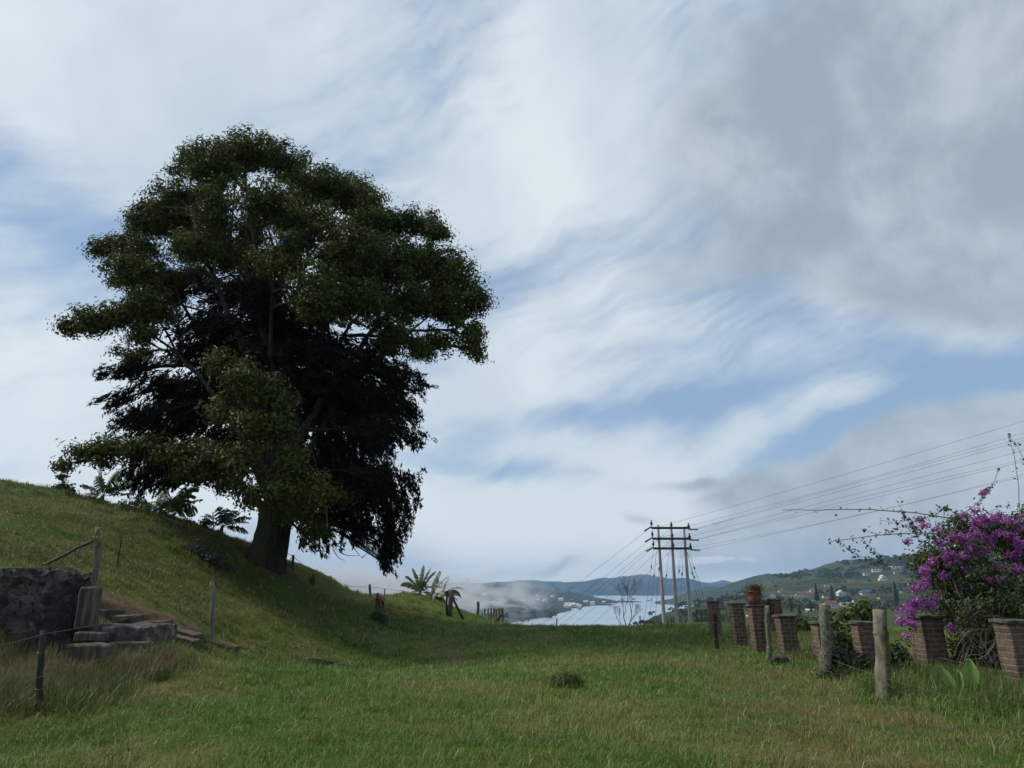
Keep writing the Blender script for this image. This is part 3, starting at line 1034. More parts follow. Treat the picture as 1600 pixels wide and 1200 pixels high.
# bare grey boughs showing through the left side of the dome
for i, (u0, v0, u1, v1) in enumerate([(450, 480, 375, 265), (440, 470, 345, 300), (430, 480, 320, 330), (425, 470, 280, 370), (455, 470, 400, 280), (420, 490, 250, 400), (410, 500, 270, 455), (395, 520, 300, 475), (470, 470, 440, 300), (380, 500, 210, 470)]):
    a, b = P(u0, v0, TD - .5), P(u1, v1, TD - .2 + 0.1 * i)
    pts = curve_pts(a, b, 6, 0.03, 300 + i, 0.05)
    limbs.tube(pts, list(np.linspace(0.06, 0.012, 7)), 6, rough=0.1, seed=i)
o = limbs.build('branches', m_bough, fig)
put_all(o, base_f)
FC, FN = np.concatenate(FC), np.concatenate(FN)
o = link('crown', leaf_mesh('crown', FC - np.array(base_f), FN, rng.uniform(0.10, 0.175, len(FC)), 0.52), m_ficus, fig)

# -- the dark cypress grown into it
base_c = Vector((P(424, 889, TD + .3).x, TD + .3, H(P(424, 889, TD + .3).x, TD + .3) - 0.35))
cyp = empty('conifer_tree', base_c, 'near-black conifer with drooping sprays grown into the broadleaf tree', 'tree')
top_c = P(436, 440, TD + 1.0)
path_c = [base_c.lerp(P(447, 770, TD + .4), t) for t in np.linspace(0, 1, 12)]
path_c += [path_c[-1].lerp(top_c, t) for t in np.linspace(0.08, 1, 12)]
rad_c = list(np.linspace(0.43, 0.36, 12)) + list(np.linspace(0.42, 0.05, 12))
tv, tf = trunk_mesh(path_c, rad_c, seed=4.1, lobes=6, buttress=.1)
mbt = MB()
mbt.add(tv, tf)
o = mbt.build('trunk', m_bark2, cyp)
put_all(o, base_c)
sprays = MB()
CC, CN, CT, CL = [], [], [], []
blobs_c = list(conifer)
for b in conifer:
    if 230 < b[0] < 640 and b[1] < 820:
        blobs_c.append((b[0] + rng.uniform(-30, 30), b[1] + rng.uniform(-10, 25), b[2], b[3], b[4] + rng.uniform(2.0, 4.5), b[5] * 0.6))
        if rng.random() < 0.35 and not (320 < b[0] < 500 and b[1] > 560):
            blobs_c.append((b[0], b[1], b[2], b[3], b[4] - rng.uniform(1.0, 2.4), b[5] * 0.6))
for i, (u, v, ru, rv, dd, dens) in enumerate(blobs_c):
    c = P(u, v, TD + dd)
    rad = np.array([ru * PX, (ru + rv) * 0.5 * PX, rv * PX])
    area = (ru + rv) ** 2 / 4 * PX * PX
    nsub = max(10, int(area * 62 * dens))
    d = rng.normal(size=(nsub, 3))
    d /= np.linalg.norm(d, axis=1, keepdims=True)
    sub = np.array(c) + d * rng.uniform(0.2, 1.08, nsub)[:, None] * rad
    axis = np.array([path_c[-1].x, TD + .4])
    out = sub[:, :2] - axis
    out /= (np.linalg.norm(out, axis=1, keepdims=True) + 1e-6)
    steep = 0.0 if v < 600 else min(1.0, (v - 600) / 120)
    dirn = np.concatenate([out * (0.75 - .45 * steep), np.full((nsub, 1), -0.45 - .5 * steep)], 1) + rng.normal(size=(nsub, 3)) * 0.25
    dirn /= np.linalg.norm(dirn, axis=1, keepdims=True)
    per = 30
    t = rng.uniform(-0.38, 0.38, (nsub, per, 1))
    pos = sub[:, None] + dirn[:, None] * t + rng.normal(size=(nsub, per, 3)) * (0.085 * (1 - 0.7 * (t + .38) / .76))
    al = dirn[:, None] + rng.normal(size=(nsub, per, 3)) * 0.45 + np.array([0, 0, -0.25 - .5 * steep])
    CC.append(pos.reshape(-1, 3))
    CT.append(al.reshape(-1, 3))
    CN.append((rng.normal(size=(nsub * per, 3)) * 0.8 + np.array([0, -0.1, 0.6])))
    near = min(path_c[8:], key=lambda q: abs(q.z - (c.z + 0.8)))
    pts = curve_pts(near, c, 5, 0.06, 700 + i, 0.05)
    sprays.tube(pts, list(np.linspace(0.085, 0.02, 6)), 6, rough=0.1, seed=i)
    for s in sub[:: max(1, nsub // 8)]:
        sprays.tube(curve_pts(pts[3], Vector(s), 3, 0.05, i * 7, 0.06), [0.022, 0.015, 0.01, 0.005], 4, cap=False)
# the thin bare twigs under the right-hand skirt
for i, (u0, v0, u1, v1) in enumerate([(505, 840, 530, 862), (530, 862, 560, 868), (545, 845, 565, 872), (565, 872, 575, 862), (520, 858, 540, 876)]):
    sprays.tube(curve_pts(P(u0, v0, TD), P(u1, v1, TD), 4, -0.1, i, .1), [.02, .016, .012, .009, .004], 4)
o = sprays.build('branches', m_bark2, cyp)
put_all(o, base_c)
CC, CN, CT = np.concatenate(CC), np.concatenate(CN), np.concatenate(CT)
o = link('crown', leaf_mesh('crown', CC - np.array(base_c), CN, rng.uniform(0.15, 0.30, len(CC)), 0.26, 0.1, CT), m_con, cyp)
print('leaves', len(FC), len(CC), 'blades', nb)

# ------------------------------------------------------------------ brick pillars of the old pergola
m_brick, g = new_mat('weathered brick and mortar')
uvn = g.n('ShaderNodeUVMap')
uvn.uv_map = 'UVMap'
oc = obj_co(g)
wob = g.v('SCALE', g.v('SUBTRACT', g.noise(oc, 9.0, 4, 0.6, out='Color'), (0.5, 0.5, 0.5)), 0.034)
bt = g.n('ShaderNodeTexBrick')
g.put(bt.inputs['Vector'], g.v('ADD', uvn.outputs[0], wob))
bt.inputs['Color1'].default_value = (0.130, 0.062, 0.046, 1)
bt.inputs['Color2'].default_value = (0.055, 0.036, 0.030, 1)
bt.inputs['Mortar'].default_value = (0.20, 0.155, 0.125, 1)
bt.inputs['Scale'].default_value = 1.0
bt.inputs['Mortar Size'].default_value = 0.017
bt.inputs['Mortar Smooth'].default_value = 0.35
bt.inputs['Brick Width'].default_value = 0.235
bt.inputs['Row Height'].default_value = 0.092
col = g.mix(g.step(g.noise(oc, 3.0, 7, 0.65), 0.48, 0.66), bt.outputs['Color'], (0.16, 0.125, 0.095))
ri = g.n('ShaderNodeObjectInfo').outputs['Random']
col = g.mix(g.m('MULTIPLY', ri, .45), col, (0.15, 0.115, 0.09))
stain = g.noise(g.v('MULTIPLY', oc, (7, 7, 1.2)), 1.0, 6, .65)
col = g.mix(g.m('MULTIPLY', g.step(stain, .52, .68), .6), col, (0.035, 0.032, 0.026))
col = g.mix(g.m('MULTIPLY', g.step(g.noise(oc, 11.0, 6, 0.7), 0.5, 0.66), 0.6), col, (0.05, 0.048, 0.034))
hgt = g.m('ADD', g.m('MULTIPLY', bt.outputs['Fac'], -0.6), g.m('MULTIPLY', g.noise(oc, 22.0, 6, 0.7), 0.7))
out_bsdf(g, col, 0.92, hgt, 0.02, 0.15)
m_cap = mat_rough('lichen-dark cement cap', (0.035, 0.032, 0.028), (0.11, 0.10, 0.085), 9.0, 0.95, 0.02, c3=(0.16, 0.15, 0.12), s3=6, t3=(0.6, 0.7))


def pillar(base, h, w, rz, label, seed, cap_h=0.05, lean=0.0, pale=False):
    root = empty('brick_pillar', base, label, 'pillar', 'brick pillars of a ruined pergola', rz)
    bm = bmesh.new()
    bmesh.ops.create_cube(bm, size=1.0)
    hh = h - cap_h
    uvl = bm.loops.layers.uv.new('UVMap')
    for v in bm.verts:
        v.co = Vector((v.co.x * w, v.co.y * w, (v.co.z + .5) * (hh + 0.25) - 0.25))
    bmesh.ops.bevel(bm, geom=[e for e in bm.edges if abs(e.verts[0].co.z - e.verts[1].co.z) > .1], offset=0.012, segments=1, affect='EDGES')
    bmesh.ops.subdivide_edges(bm, edges=bm.edges[:], cuts=7, use_grid_fill=True)
    from mathutils import noise as mn
    bm.normal_update()
    for f in bm.faces:
        nx, ny = f.normal.x, f.normal.y
        for lp in f.loops:
            c = lp.vert.co
            if abs(nx) > abs(ny):
                lp[uvl].uv = (c.y * (1 if nx > 0 else -1) + w * (2.5 if nx > 0 else 4.5) + seed, c.z + seed * 0.37)
            else:
                lp[uvl].uv = (c.x * (-1 if ny > 0 else 1) + w * (1.5 if ny < 0 else 3.5) + seed, c.z + seed * 0.37)
    for v in bm.verts:
        p = v.co * 6 + Vector((seed, 0, 0))
        v.co += Vector((mn.noise(p), mn.noise(p + Vector((5, 0, 0))), 0)) * 0.020
        v.co.x += lean * v.co.z
    me = bpy.data.meshes.new('shaft')
    bm.to_mesh(me)
    bm.free()
    link('shaft', me, m_brick, root)
    me = rough_block((w * 1.2, w * 1.2, cap_h), 4, 0.012, seed, 0.01, 6)
    link('cap', me, m_cap, root, (lean * hh, 0, hh + 0.003))
    return root


def pix_h(base, v_top):
    """how tall a thing standing at base is when its top shows at photo row v_top"""
    u = project(np.array([base]))[0][0]
    return EYE + ray(u, v_top).z * base.y - base.z


pill = [  # u, base v, top v, width px, turn, label
    (1119, 995, 939, 17, .25, 'farthest slim brick pillar with a dark post before it'),
    (1158, 1010, 942, 21, .2, 'slim dark brick pillar second from the utility poles'),
    (1189, 1020, 945, 25, .2, 'brick pillar carrying the terracotta pot'),
    (1217, 991, 936, 19, .1, 'weathered brick pillar in the back row behind the low red one'),
    (1234, 1022, 961, 30, .3, 'low red brick pillar right of the potted pillar'),
    (1292, 1036, 971, 33, .3, 'brick pillar hidden behind the pale lichen post'),
    (1357, 1050, 971, 32, .35, 'brick pillar half hidden behind the yellow lichen post'),
    (1459, 1054, 961, 50, .42, 'large stout brick pillar beside the purple bougainvillea'),
    (1602, 1082, 968, 54, .35, 'brick pillar at the right edge with a thick grey cap'),
]
pill_objs = []
for i, (u, vb, vt, w, rz, lab) in enumerate(pill):
    b = on_ground(u, vb)
    h = pix_h(b, vt)
    rz = rz * .12
    wm = w * b.y / F * 1.05 / (1 + b.x / b.y)
    pill_objs.append((pillar(b, h, wm, rz, lab, i * 1.7, 0.06 if w > 28 else .045, [-.02, -.05, -.03, -.04, -.06, -.02, -.03, -.02, -.03][i]), b, h, wm))

# ------------------------------------------------------------------ terracotta pot on a pillar
m_terra = mat_rough('terracotta', (0.13, 0.052, 0.032), (0.19, 0.078, 0.046), 7.0, 0.85, 0.01, c3=(0.12, 0.06, 0.04), s3=4)
m_soil = mat_rough('dry soil', (0.05, 0.035, 0.025), (0.08, 0.06, 0.04), 20, 0.95, 0.02)
_, pb, ph, pw = pill_objs[2]
pot = empty('terracotta_pot', (pb.x - .03 * ph, pb.y, pb.z + ph + 0.004), 'square terracotta pot of dead fern standing on a brick pillar', 'flower pot')
pot_h = 21 * pb.y / F
mb = MB()
pr = 9.6 * pb.y / F * 1.03
mb.tube([(0, 0, z_ * pot_h) for z_ in (0, .5, .84, .845, .93, 1.0)] + [(0, 0, pot_h * .9)], [pr * k for k in (.92, .95, .97, 1.05, 1.06, 1.04)] + [pr * .85], 26, rough=.012, seed=3)
mb.build('pot_body', m_terra, pot)
m_dead = mat_leaf('dead brown fern', [(0.09, 0.055, 0.02), (0.17, 0.10, 0.045), (0.06, 0.10, 0.02)], 0.8, 0.2, 3)
n = 420
q = rng.normal(size=(n, 3)) * np.array([pw * .28, pw * .28, .05]) + np.array([0, 0, pot_h * 1.12])
Vv, Ff = strands(q - np.array([0, 0, .08]), rng.uniform(.10, .26, n), np.full(n, .012), np.abs(rng.normal(.9, .4, n)), np.where(rng.random(n) < .6, rng.normal(-.3, .7, n), rng.uniform(0, 6.28, n)))
link('dead_fern', np_mesh('dead_fern', Vv, Ff), m_dead, pot)

# ------------------------------------------------------------------ posts and wires
m_post_grey = mat_rough('grey weathered wood', (0.085, 0.072, 0.055), (0.20, 0.18, 0.145), 7.0, 0.9, 0.02, stretch=(1, 1, .18))
m_post_dark = mat_rough('dark old wood', (0.018, 0.016, 0.014), (0.05, 0.045, 0.038), 8.0, 0.9, 0.02, stretch=(1, 1, .2))
m_post_lichen = mat_rough('lichen crusted wood', (0.075, 0.075, 0.052), (0.22, 0.225, 0.175), 16.0, 0.95, 0.03, c3=(0.10, 0.11, 0.045), s3=9, t3=(.5, .6))
m_post_yellow = mat_rough('yellow lichen wood', (0.13, 0.12, 0.085), (0.23, 0.22, 0.155), 8.0, 0.95, 0.03, c3=(0.155, 0.13, 0.018), s3=2.4, t3=(.42, .52), stretch=(1, 1, .5))
m_post_yellow, g = new_mat('half yellow lichen wood')
oc = obj_co(g)
so = g.n('ShaderNodeSeparateXYZ')
g.put(so.inputs[0], oc)
st = g.noise(g.v('MULTIPLY', oc, (1, 1, .25)), 9, 8, .65)
col = g.mix(g.step(st, .35, .65), (0.11, 0.10, 0.075), (0.24, 0.235, 0.175))
ye = g.m('ADD', g.m('MULTIPLY', g.m('SUBTRACT', so.outputs[0], g.m('MULTIPLY', so.outputs[2], .11)), 4.0), g.noise(oc, 6, 8, .7))
col = g.mix(g.step(ye, .34, .54), col, g.mix(g.step(g.noise(oc, 16, 7, .7), .4, .62), (0.060, 0.050, 0.022), (0.135, 0.115, 0.028)))
col = g.mix(g.step(g.noise(oc, 12, 6, .7), .58, .66), col, (0.06, 0.05, 0.035))
out_bsdf(g, col, .95, st, .03, .15)
m_post_mid = mat_rough('brown split wood', (0.06, 0.05, 0.034), (0.14, 0.12, 0.085), 8.0, 0.9, 0.02, stretch=(1, 1, .2))
m_wire = mat_rough('rusted fence wire', (0.10, 0.095, 0.085), (0.16, 0.15, 0.135), 30.0, 0.7, 0)


def post(u, vb, u_top, v_top, wpx, mat, label, Y=None, group='fence posts on the pasture', seed=0, rough=.10, cat='fence post', flat=.85, hidden=0.0):
    if Y is None:
        b = on_ground(u, vb)
    else:
        b = P(u, vb, Y)
        b.z = H(b.x, b.y)
    t = P(u_top, v_top, b.y)
    r = wpx * b.y / F / 2 * 1.03
    root = empty('fence_post', b, label, cat, group)
    mb = MB()
    n = 14
    pts = [Vector((0, 0, -.25)).lerp(t - b, k / n) + Vector((math.sin(seed + k * .8), math.cos(seed * 2 + k * .6), 0)) * r * .14 for k in range(n + 1)]
    mb.tube(pts, [r * (1.10 - .18 * k / n + .05 * math.sin(k * 2.3 + seed)) for k in range(n + 1)], 14, rough=rough, seed=seed, squash=flat)
    mb.build('post_shaft', mat, root)
    for f_ in (.42, .78):
        wl = MB()
        c = pts[0].lerp(pts[-1], f_)
        ring = [c + Vector((math.cos(a) * r * 1.14, math.sin(a) * r * 1.0, .01 * math.sin(a))) for a in np.linspace(0, 6.28, 13)]
        wl.tube(ring, .004 + r * .03, 5)
        if wpx > 4.5:
            wl.build('wire_tie', m_wire, root)
    return root, b, t


R_posts = []
R_posts.append(post(1381, 1094, 1374, 953, 19, m_post_yellow, 'leaning pale post streaked with yellow lichen, in front of a brick pillar', seed=1, rough=.09, flat=1.2))
R_posts.append(post(1291, 1056, 1288, 945, 16, m_post_lichen, 'thick post crusted with grey-green lichen, left of the yellow one', seed=2, rough=.16))
R_posts.append(post(1202, 1034, 1198, 946, 7, m_post_lichen, 'thin lichen covered post against the potted brick pillar', seed=3, rough=.16))
R_posts.append(post(1120, 1013, 1116, 957, 6, m_post_dark, 'thin black post before the farthest brick pillar', seed=4))
L_near = post(63, 1112, 67, 985, 9, m_post_dark, 'dark post in dry weeds at the lower left', seed=5)
L_mid = post(334, 1004, 332, 909, 7, m_post_grey, 'upright grey post at the foot of the old steps', seed=6)
L_brace = post(146, 938, 155, 824, 10, m_post_grey, 'grey post above the stone wall with a brace rail', seed=7, Y=14.5)
# the brace rail and the yellow rope round the post head
mb = MB()
a, b, t_ = P(64, 884, 14.9), L_brace[1], P(151, 842, 14.45)
mb.tube(curve_pts(a - b, t_ - b, 6, -.01, 3, .01), .034, 8, rough=.1)
mb.build('brace_rail', m_post_mid, L_brace[0])
m_rope = mat_rough('frayed yellow rope', (0.22, 0.17, 0.05), (0.30, 0.25, 0.10), 30, 0.9, 0)
mb = MB()
for k in range(5):
    c = P(152.5 + .5 * k * .3, 838 + k * 1.6, 14.5) - b
    mb.tube([c + Vector((math.cos(x) * .078, math.sin(x) * .075, .02 * math.sin(x + k))) for x in np.linspace(0, 6.28, 13)], .011, 5)
p0 = P(157, 829, 14.42) - b
mb.tube([p0, p0 + Vector((.03, 0, -.06)), p0 + Vector((.035, 0, -.18)), p0 + Vector((-.02, 0, -.26))], .01, 5)
mb.tube([P(147, 846, 14.4) - b, P(148, 834, 14.4) - b, P(153, 826, 14.42) - b, P(163, 824, 14.45) - b], .011, 5)
mb.build('rope', m_rope, L_brace[0])

far_posts = []
for (u, vb, ut, vt, w, Y, m, lab) in [
    (457, 898, 458, 867, 4, 30.5, m_post_mid, 'fence post just right of the big tree trunk'),
    (515, 931, 516, 908, 4, 36, m_post_mid, 'short post at the foot of the slope against the fog'),
    (578, 951, 578, 913, 3.6, 40, m_post_dark, 'tall dark post beside the brown calf'),
    (601, 928, 601, 920, 1.8, 56, m_post_dark, 'tiny post on the crest of the far mound'),
    (747, 971, 747, 940, 4.0, 43, m_post_mid, 'single post left of the clustered corral stakes'),
    (870, 978, 870, 966, 1.8, 45, m_post_dark, 'small stub of a post on the crest by the lake'),
    (1000, 978, 1000, 962, 1.8, 48, m_post_dark, 'short dark post right of the bare tree'),
    (1089, 980, 1088, 951, 2.4, 44, m_post_dark, 'dark post right of the utility poles, first of a pair'),
    (1096, 980, 1095, 953, 2.6, 43, m_post_dark, 'dark post right of the utility poles, second of a pair'),
    (1136, 984, 1134, 944, 2.4, 38, m_post_grey, 'slim pale post between the two farthest brick pillars'),
    (188, 856, 190, 838, 2.0, 18, m_post_dark, 'thin black stake standing alone on the slope'),
    (334, 838, 333, 800, 1.8, 27, m_post_grey, 'thin pale stake among the banana plants on the crest'),
]:
    far_posts.append(post(u, vb, ut, vt, w, m, lab, Y=Y, seed=u))

# old gate frame at the edge of the mound
gate_b = on_ground(704, 963, 30, 70)
gate = empty('gate_frame', gate_b, 'leaning timber gate frame with a diagonal brace by the banana clump', 'gate')
k_ = gate_b.y
mb = MB()
mb.tube([P(703, 966, k_) - gate_b, P(705, 922, k_) - gate_b], [.115, .10], 9, rough=.1)
mb.build('gate_post', m_post_mid, gate)
mb = MB()
mb.tube([P(699, 964, k_) - gate_b, P(697.5, 945, k_) - gate_b, P(699, 924, k_) - gate_b], .05, 7, rough=.1)
mb.build('gate_post', m_post_dark, gate)
mb = MB()
mb.tube([P(706, 932, k_) - gate_b, P(724, 968, k_) - gate_b], .055, 7, rough=.1)
mb.build('brace', m_post_dark, gate)
mb = MB()
mb.tube([P(695, 925, k_) - gate_b, P(710, 923, k_) - gate_b], .05, 7, rough=.1)
mb.build('crossbar', m_post_mid, gate)

# corral of close-set stakes
for i, (u, vb, ut, vt, w) in enumerate([(754.5, 974, 753.5, 957, 2), (757.5, 976, 757.5, 951, 2.6), (762, 977, 763, 950, 2.4), (766.5, 978, 767.5, 950, 2.6), (771, 979, 772, 950, 3.2), (775.5, 980, 775.5, 951, 3.6), (780, 981, 780, 950.5, 3.4), (786, 984, 784.5, 950, 4.4)]):
    post(u, vb, ut, vt, w, m_post_grey if i % 3 else m_post_mid, ['short stump-like stake at the left end of the corral', 'dark-tipped stake second in the corral row', 'slanting stake third in the corral row', 'slanting pale stake fourth in the corral row',
         'stake where the corral rail begins', 'broad stake behind the corral rail', 'stake next to the stout corral corner post', 'stout corner post at the right end of the corral'][i], Y=41 - i * .5, seed=i, group='close-set stakes of the corral')
cb = on_ground(779, 978, 25, 60)
mb = MB()
mb.tube([P(768, 976, 38.3) - cb, P(784, 960, 37.0) - cb], .06, 8, rough=.1)
o = mb.build('corral_rail', m_post_mid, None, cb)
tag(o, 'diagonal rail leaning across the corral stakes', 'rail')


def wire(pts3, label, r=.006, group='fence wire strands'):
    b = pts3[0].copy()
    mb = MB()
    mb.tube([p - b for p in pts3], r, 5, cap=False)
    o = mb.build('fence_wire', m_wire, None, b)
    return tag(o, label, 'wire', group)


def sagging(a, b, s, n=10):
    return [a.lerp(b, t) - Vector((0, 0, s * 4 * t * (1 - t))) for t in np.linspace(0, 1, n + 1)]


pl = [p[1] for p in R_posts]
off = P(1720, 1180, 8.2)
p0, p1, p2, p3 = R_posts[3], R_posts[2], R_posts[1], R_posts[0]
wire(sagging(P(1302, 1031, p2[1].y - .1), P(1369, 1055, p3[1].y - .12), .01)[:-1] + sagging(P(1369, 1055, p3[1].y - .12), P(1640, 1124, 9.3), .03), 'upper wire running off the yellow lichen post to the lower right', .0028)
wire(sagging(P(1380, 1063, p3[1].y - .13), P(1395, 1075, p3[1].y - .3), 0.0) + sagging(P(1398, 1077, p3[1].y - .3), P(1640, 1168, 9.0), .03), 'lower wire trailing from the yellow lichen post into tall grass', .0025)
wire(sagging(P(1466, 1027, 13.4), P(1640, 1067, 11.2), .01), 'thin wire strung between the two stoutest brick pillars', .0028)
ln, lm = L_near[1], L_mid[1]
w1 = sagging(P(-70, 1022, 8.6), P(66, 991, ln.y - .06), .02)[:-1] + sagging(P(66, 991, ln.y - .06), P(332, 927, lm.y - .05), .08)
wire(w1, 'upper rusty wire on the dark lower-left post', .004)
w2 = sagging(P(-70, 1092, 8.6), P(64, 1057, ln.y - .06), .02)[:-1] + sagging(P(64, 1057, ln.y - .06), P(333, 962, lm.y - .05), .08)
wire(w2, 'lower rusty wire on the dark lower-left post', .004)
fp = far_posts
for k, f_ in enumerate((.9, .55)):
    tops = [q[1].lerp(q[2], f_) for q in (fp[0], fp[1], fp[2])]
    a = P(436, 858 + 14 * k, 28.5)
    wire([a, tops[0]] + sagging(tops[0], tops[1], .05)[1:] + sagging(tops[1], tops[2], .05)[1:] + [P(640, 925 + 8 * k, 50)], ['top wire of the fence beyond the big tree', 'middle wire of the fence beyond the big tree'][k], .010)

# ------------------------------------------------------------------ the ruin at the lower left
m_stone, g = new_mat('blackened rubble stone')
oc = obj_co(g)
vo = g.n('ShaderNodeTexVoronoi', feature='DISTANCE_TO_EDGE')
g.put(vo.inputs['Vector'], g.v('ADD', oc, g.v('SCALE', g.noise(oc, 3.0, 4, .6, out='Color'), .35)))
vo.inputs['Scale'].default_value = 3.4
vc = g.n('ShaderNodeTexVoronoi', feature='F1')
g.put(vc.inputs['Vector'], g.v('ADD', oc, g.v('SCALE', g.noise(oc, 3.0, 4, .6, out='Color'), .35)))
vc.inputs['Scale'].default_value = 3.4
scol = g.n('ShaderNodeSeparateColor')
g.put(scol.inputs[0], vc.outputs['Color'])
col = g.mix(g.step(scol.outputs[0], .2, .9), (0.050, 0.049, 0.047), (0.125, 0.118, 0.106))
col = g.mix(g.step(g.noise(oc, 2.4, 7, .7), .54, .66), col, (0.17, 0.165, 0.15))
col = g.mix(g.step(g.noise(oc, 1.7, 6, .7), .58, .7), col, (0.012, 0.012, 0.012))
col = g.mix(g.m('MULTIPLY', g.step(g.noise(oc, 1.1, 5, .6), .58, .68), .8), col, (0.075, 0.038, 0.02))
edge = g.step(vo.outputs['Distance'], 0.0, 0.09)
col = g.mix(g.step(g.noise(oc, 7.5, 8, .75), .38, .5), (0.030, 0.029, 0.028), col)
col = g.mix(g.m('MULTIPLY', g.m('MULTIPLY', g.m('SUBTRACT', 1.0, edge), .5), g.step(g.noise(oc, 2.2, 4, .6), .4, .6)), col, (0.028, 0.026, 0.024))
out_bsdf(g, col, 0.95, g.m('ADD', g.m('MULTIPLY', edge, .3), g.m('MULTIPLY', g.noise(oc, 9, 9, .78), 1.6)), .06, .15)
m_conc, g = new_mat('rain streaked concrete')
oc = obj_co(g)
st = g.noise(g.v('MULTIPLY', oc, (9, 9, .8)), 1.0, 6, .65)
col = g.mix(g.step(st, .4, .62), (0.045, 0.040, 0.034), (0.125, 0.108, 0.085))
col = g.mix(g.step(g.noise(oc, 4.5, 8, .72), .55, .68), col, (0.03, 0.029, 0.027))
col = g.mix(g.step(g.noise(oc, 9.5, 8, .7), .62, .7), col, (0.23, 0.225, 0.21))
out_bsdf(g, col, .93, g.noise(oc, 16, 8, .72), .025, .15)
m_conc2 = mat_rough('mossy dark concrete', (0.035, 0.032, 0.028), (0.095, 0.088, 0.075), 6.0, .95, .03, c3=(0.20, 0.20, 0.18), s3=5.5, t3=(.56, .68))
m_dirt = mat_rough('red brown earth', (0.072, 0.043, 0.024), (0.125, 0.076, 0.044), 4.0, .97, .05, c3=(0.06, 0.035, 0.02), s3=3, t3=(.5, .65))
m_slab = mat_rough('earth stained slab', (0.07, 0.05, 0.033), (0.135, 0.105, 0.07), 5.0, .95, .03, c3=(0.035, 0.032, 0.026), s3=4, t3=(.52, .62))


def block(name, u0, u1, v_top, v_bot, Y, depth, mat, label, cat, rz=0.0, seed=0, amp=.025, scale=2.5, group=None, bevel=.025, cuts=7):
    """masonry seen between photo columns u0..u1 and rows v_top..v_bot with its front at distance Y"""
    a, b = P(u0, v_bot, Y), P(u1, v_top, Y)
    w, h = b.x - a.x, b.z - a.z
    o = link(name, rough_block((w, depth, h), cuts, amp, seed, bevel, scale), mat, None, ((a.x + b.x) / 2, Y + depth / 2, a.z))
    o.rotation_euler = (0, 0, rz)
    return tag(o, label, cat, group)


block('stone_wall', -75, 116, 892, 1120, 13.1, .62, m_stone, 'crumbling blackened rubble stone wall built into the slope', 'wall', .03, 1, .12, 3.4, bevel=.06, cuts=22)
block('concrete_pier', 113, 146, 917, 984, 12.86, .36, m_conc, 'upright streaked concrete block at the end of the stone wall', 'concrete block', .10, 2, .015)
block('concrete_platform', 112, 237, 978, 1052, 12.95, 1.0, m_conc2, 'low blackened concrete platform below the steps', 'platform', -.03, 3, .03, cuts=9)
block('coping_beam', 113, 167, 987.5, 1003, 12.72, .22, m_conc, 'pale concrete beam set on the platform edge', 'beam', .0, 4, .012)
block('plinth_course', 163, 236, 1003, 1050, 12.80, .14, m_conc2, 'stepped base course along the platform front', 'plinth', -.03, 9, .015)
block('broken_block', 98, 165, 1007, 1044, 12.35, .45, m_conc, 'undercut concrete block at the lowest corner of the ruin', 'concrete block', .05, 5, .03)
steps = [(143, 175, 953, 964, 14.2, .5, 'dark mossy top step slab next to the pier'), (172, 209, 962, 976, 14.0, .6, 'brown step slab second from the top'), (208, 239, 972, 979, 13.95, .8, 'thin step slab at the platform corner'),
         (236, 296, 987, 995, 15.6, .7, 'long step tread of the lower flight'), (234, 294, 994, 1004, 15.0, .6, 'reddish bottom step riser of the lower flight'), (292, 357, 995, 1003, 16.6, .7, 'flat slab at the foot of the steps by the grey post')]
for i, (u0, u1, vt, vb, Y, dp, lab) in enumerate(steps[:3]):
    block('stone_step', u0, u1, vt, vb + 16, Y, dp, m_slab if i else m_conc2, lab, 'step', -.05, 20 + i, .015, 4, 'steps of the old ruin', .012)
for i, (u0, u1, vt, vb, Y, dp, lab) in enumerate(steps[3:]):
    c = on_ground((u0 + u1) / 2, vb)
    wd_ = (u1 - u0) * c.y / F * 1.04
    hl, hr = H(c.x - wd_ / 2, c.y + .2), H(c.x + wd_ / 2, c.y + .2)
    o = link('stone_step', rough_block((wd_, .4, .42), 6, .02, 30 + i, .015, 4), m_slab, None, (c.x, c.y + .2, (hl + hr) / 2 - .42 + (.08, .07, .04)[i]))
    o.rotation_euler = (0, math.atan2(hl - hr, wd_) * .5, 0)
    tag(o, lab, 'step', 'steps of the old ruin')
# earth path: a skin lying on the slope
pts = EARTH
nu_, nv_ = 9, 30
cen = [pts[0] + (pts[0] - pts[1]) * .2] + pts
cl = np.concatenate([[0], np.cumsum([(b - a).length for a, b in zip(cen[:-1], cen[1:])])])
vs = []
for j in range(nv_):
    s = cl[-1] * j / (nv_ - 1)
    i = min(np.searchsorted(cl, s, 'right') - 1, len(cen) - 2)
    p = cen[i].lerp(cen[i + 1], (s - cl[i]) / (cl[i + 1] - cl[i]))
    t = (cen[i + 1] - cen[i]).normalized()
    sd = Vector((t.y, -t.x, 0)).normalized()
    wd = (.75 + .2 * math.sin(j * 1.3)) * (1 - .5 * j / nv_)
    for k in range(nu_):
        q = p + sd * wd * (k / (nu_ - 1) - .5) * 2
        edge_ = abs(k / (nu_ - 1) - .5) * 2
        vs.append((q.x, q.y, H(q.x, q.y) + .035 * (1 - edge_ ** 3) - .015 * edge_))
me = bpy.data.meshes.new('dirt_path')
me.from_pydata(vs, [], [tuple(r) for r in grid_faces(nv_, nu_)])
o = link('dirt_path', me, m_dirt)
tag(o, 'red earth path climbing beside the steps', kind='structure')
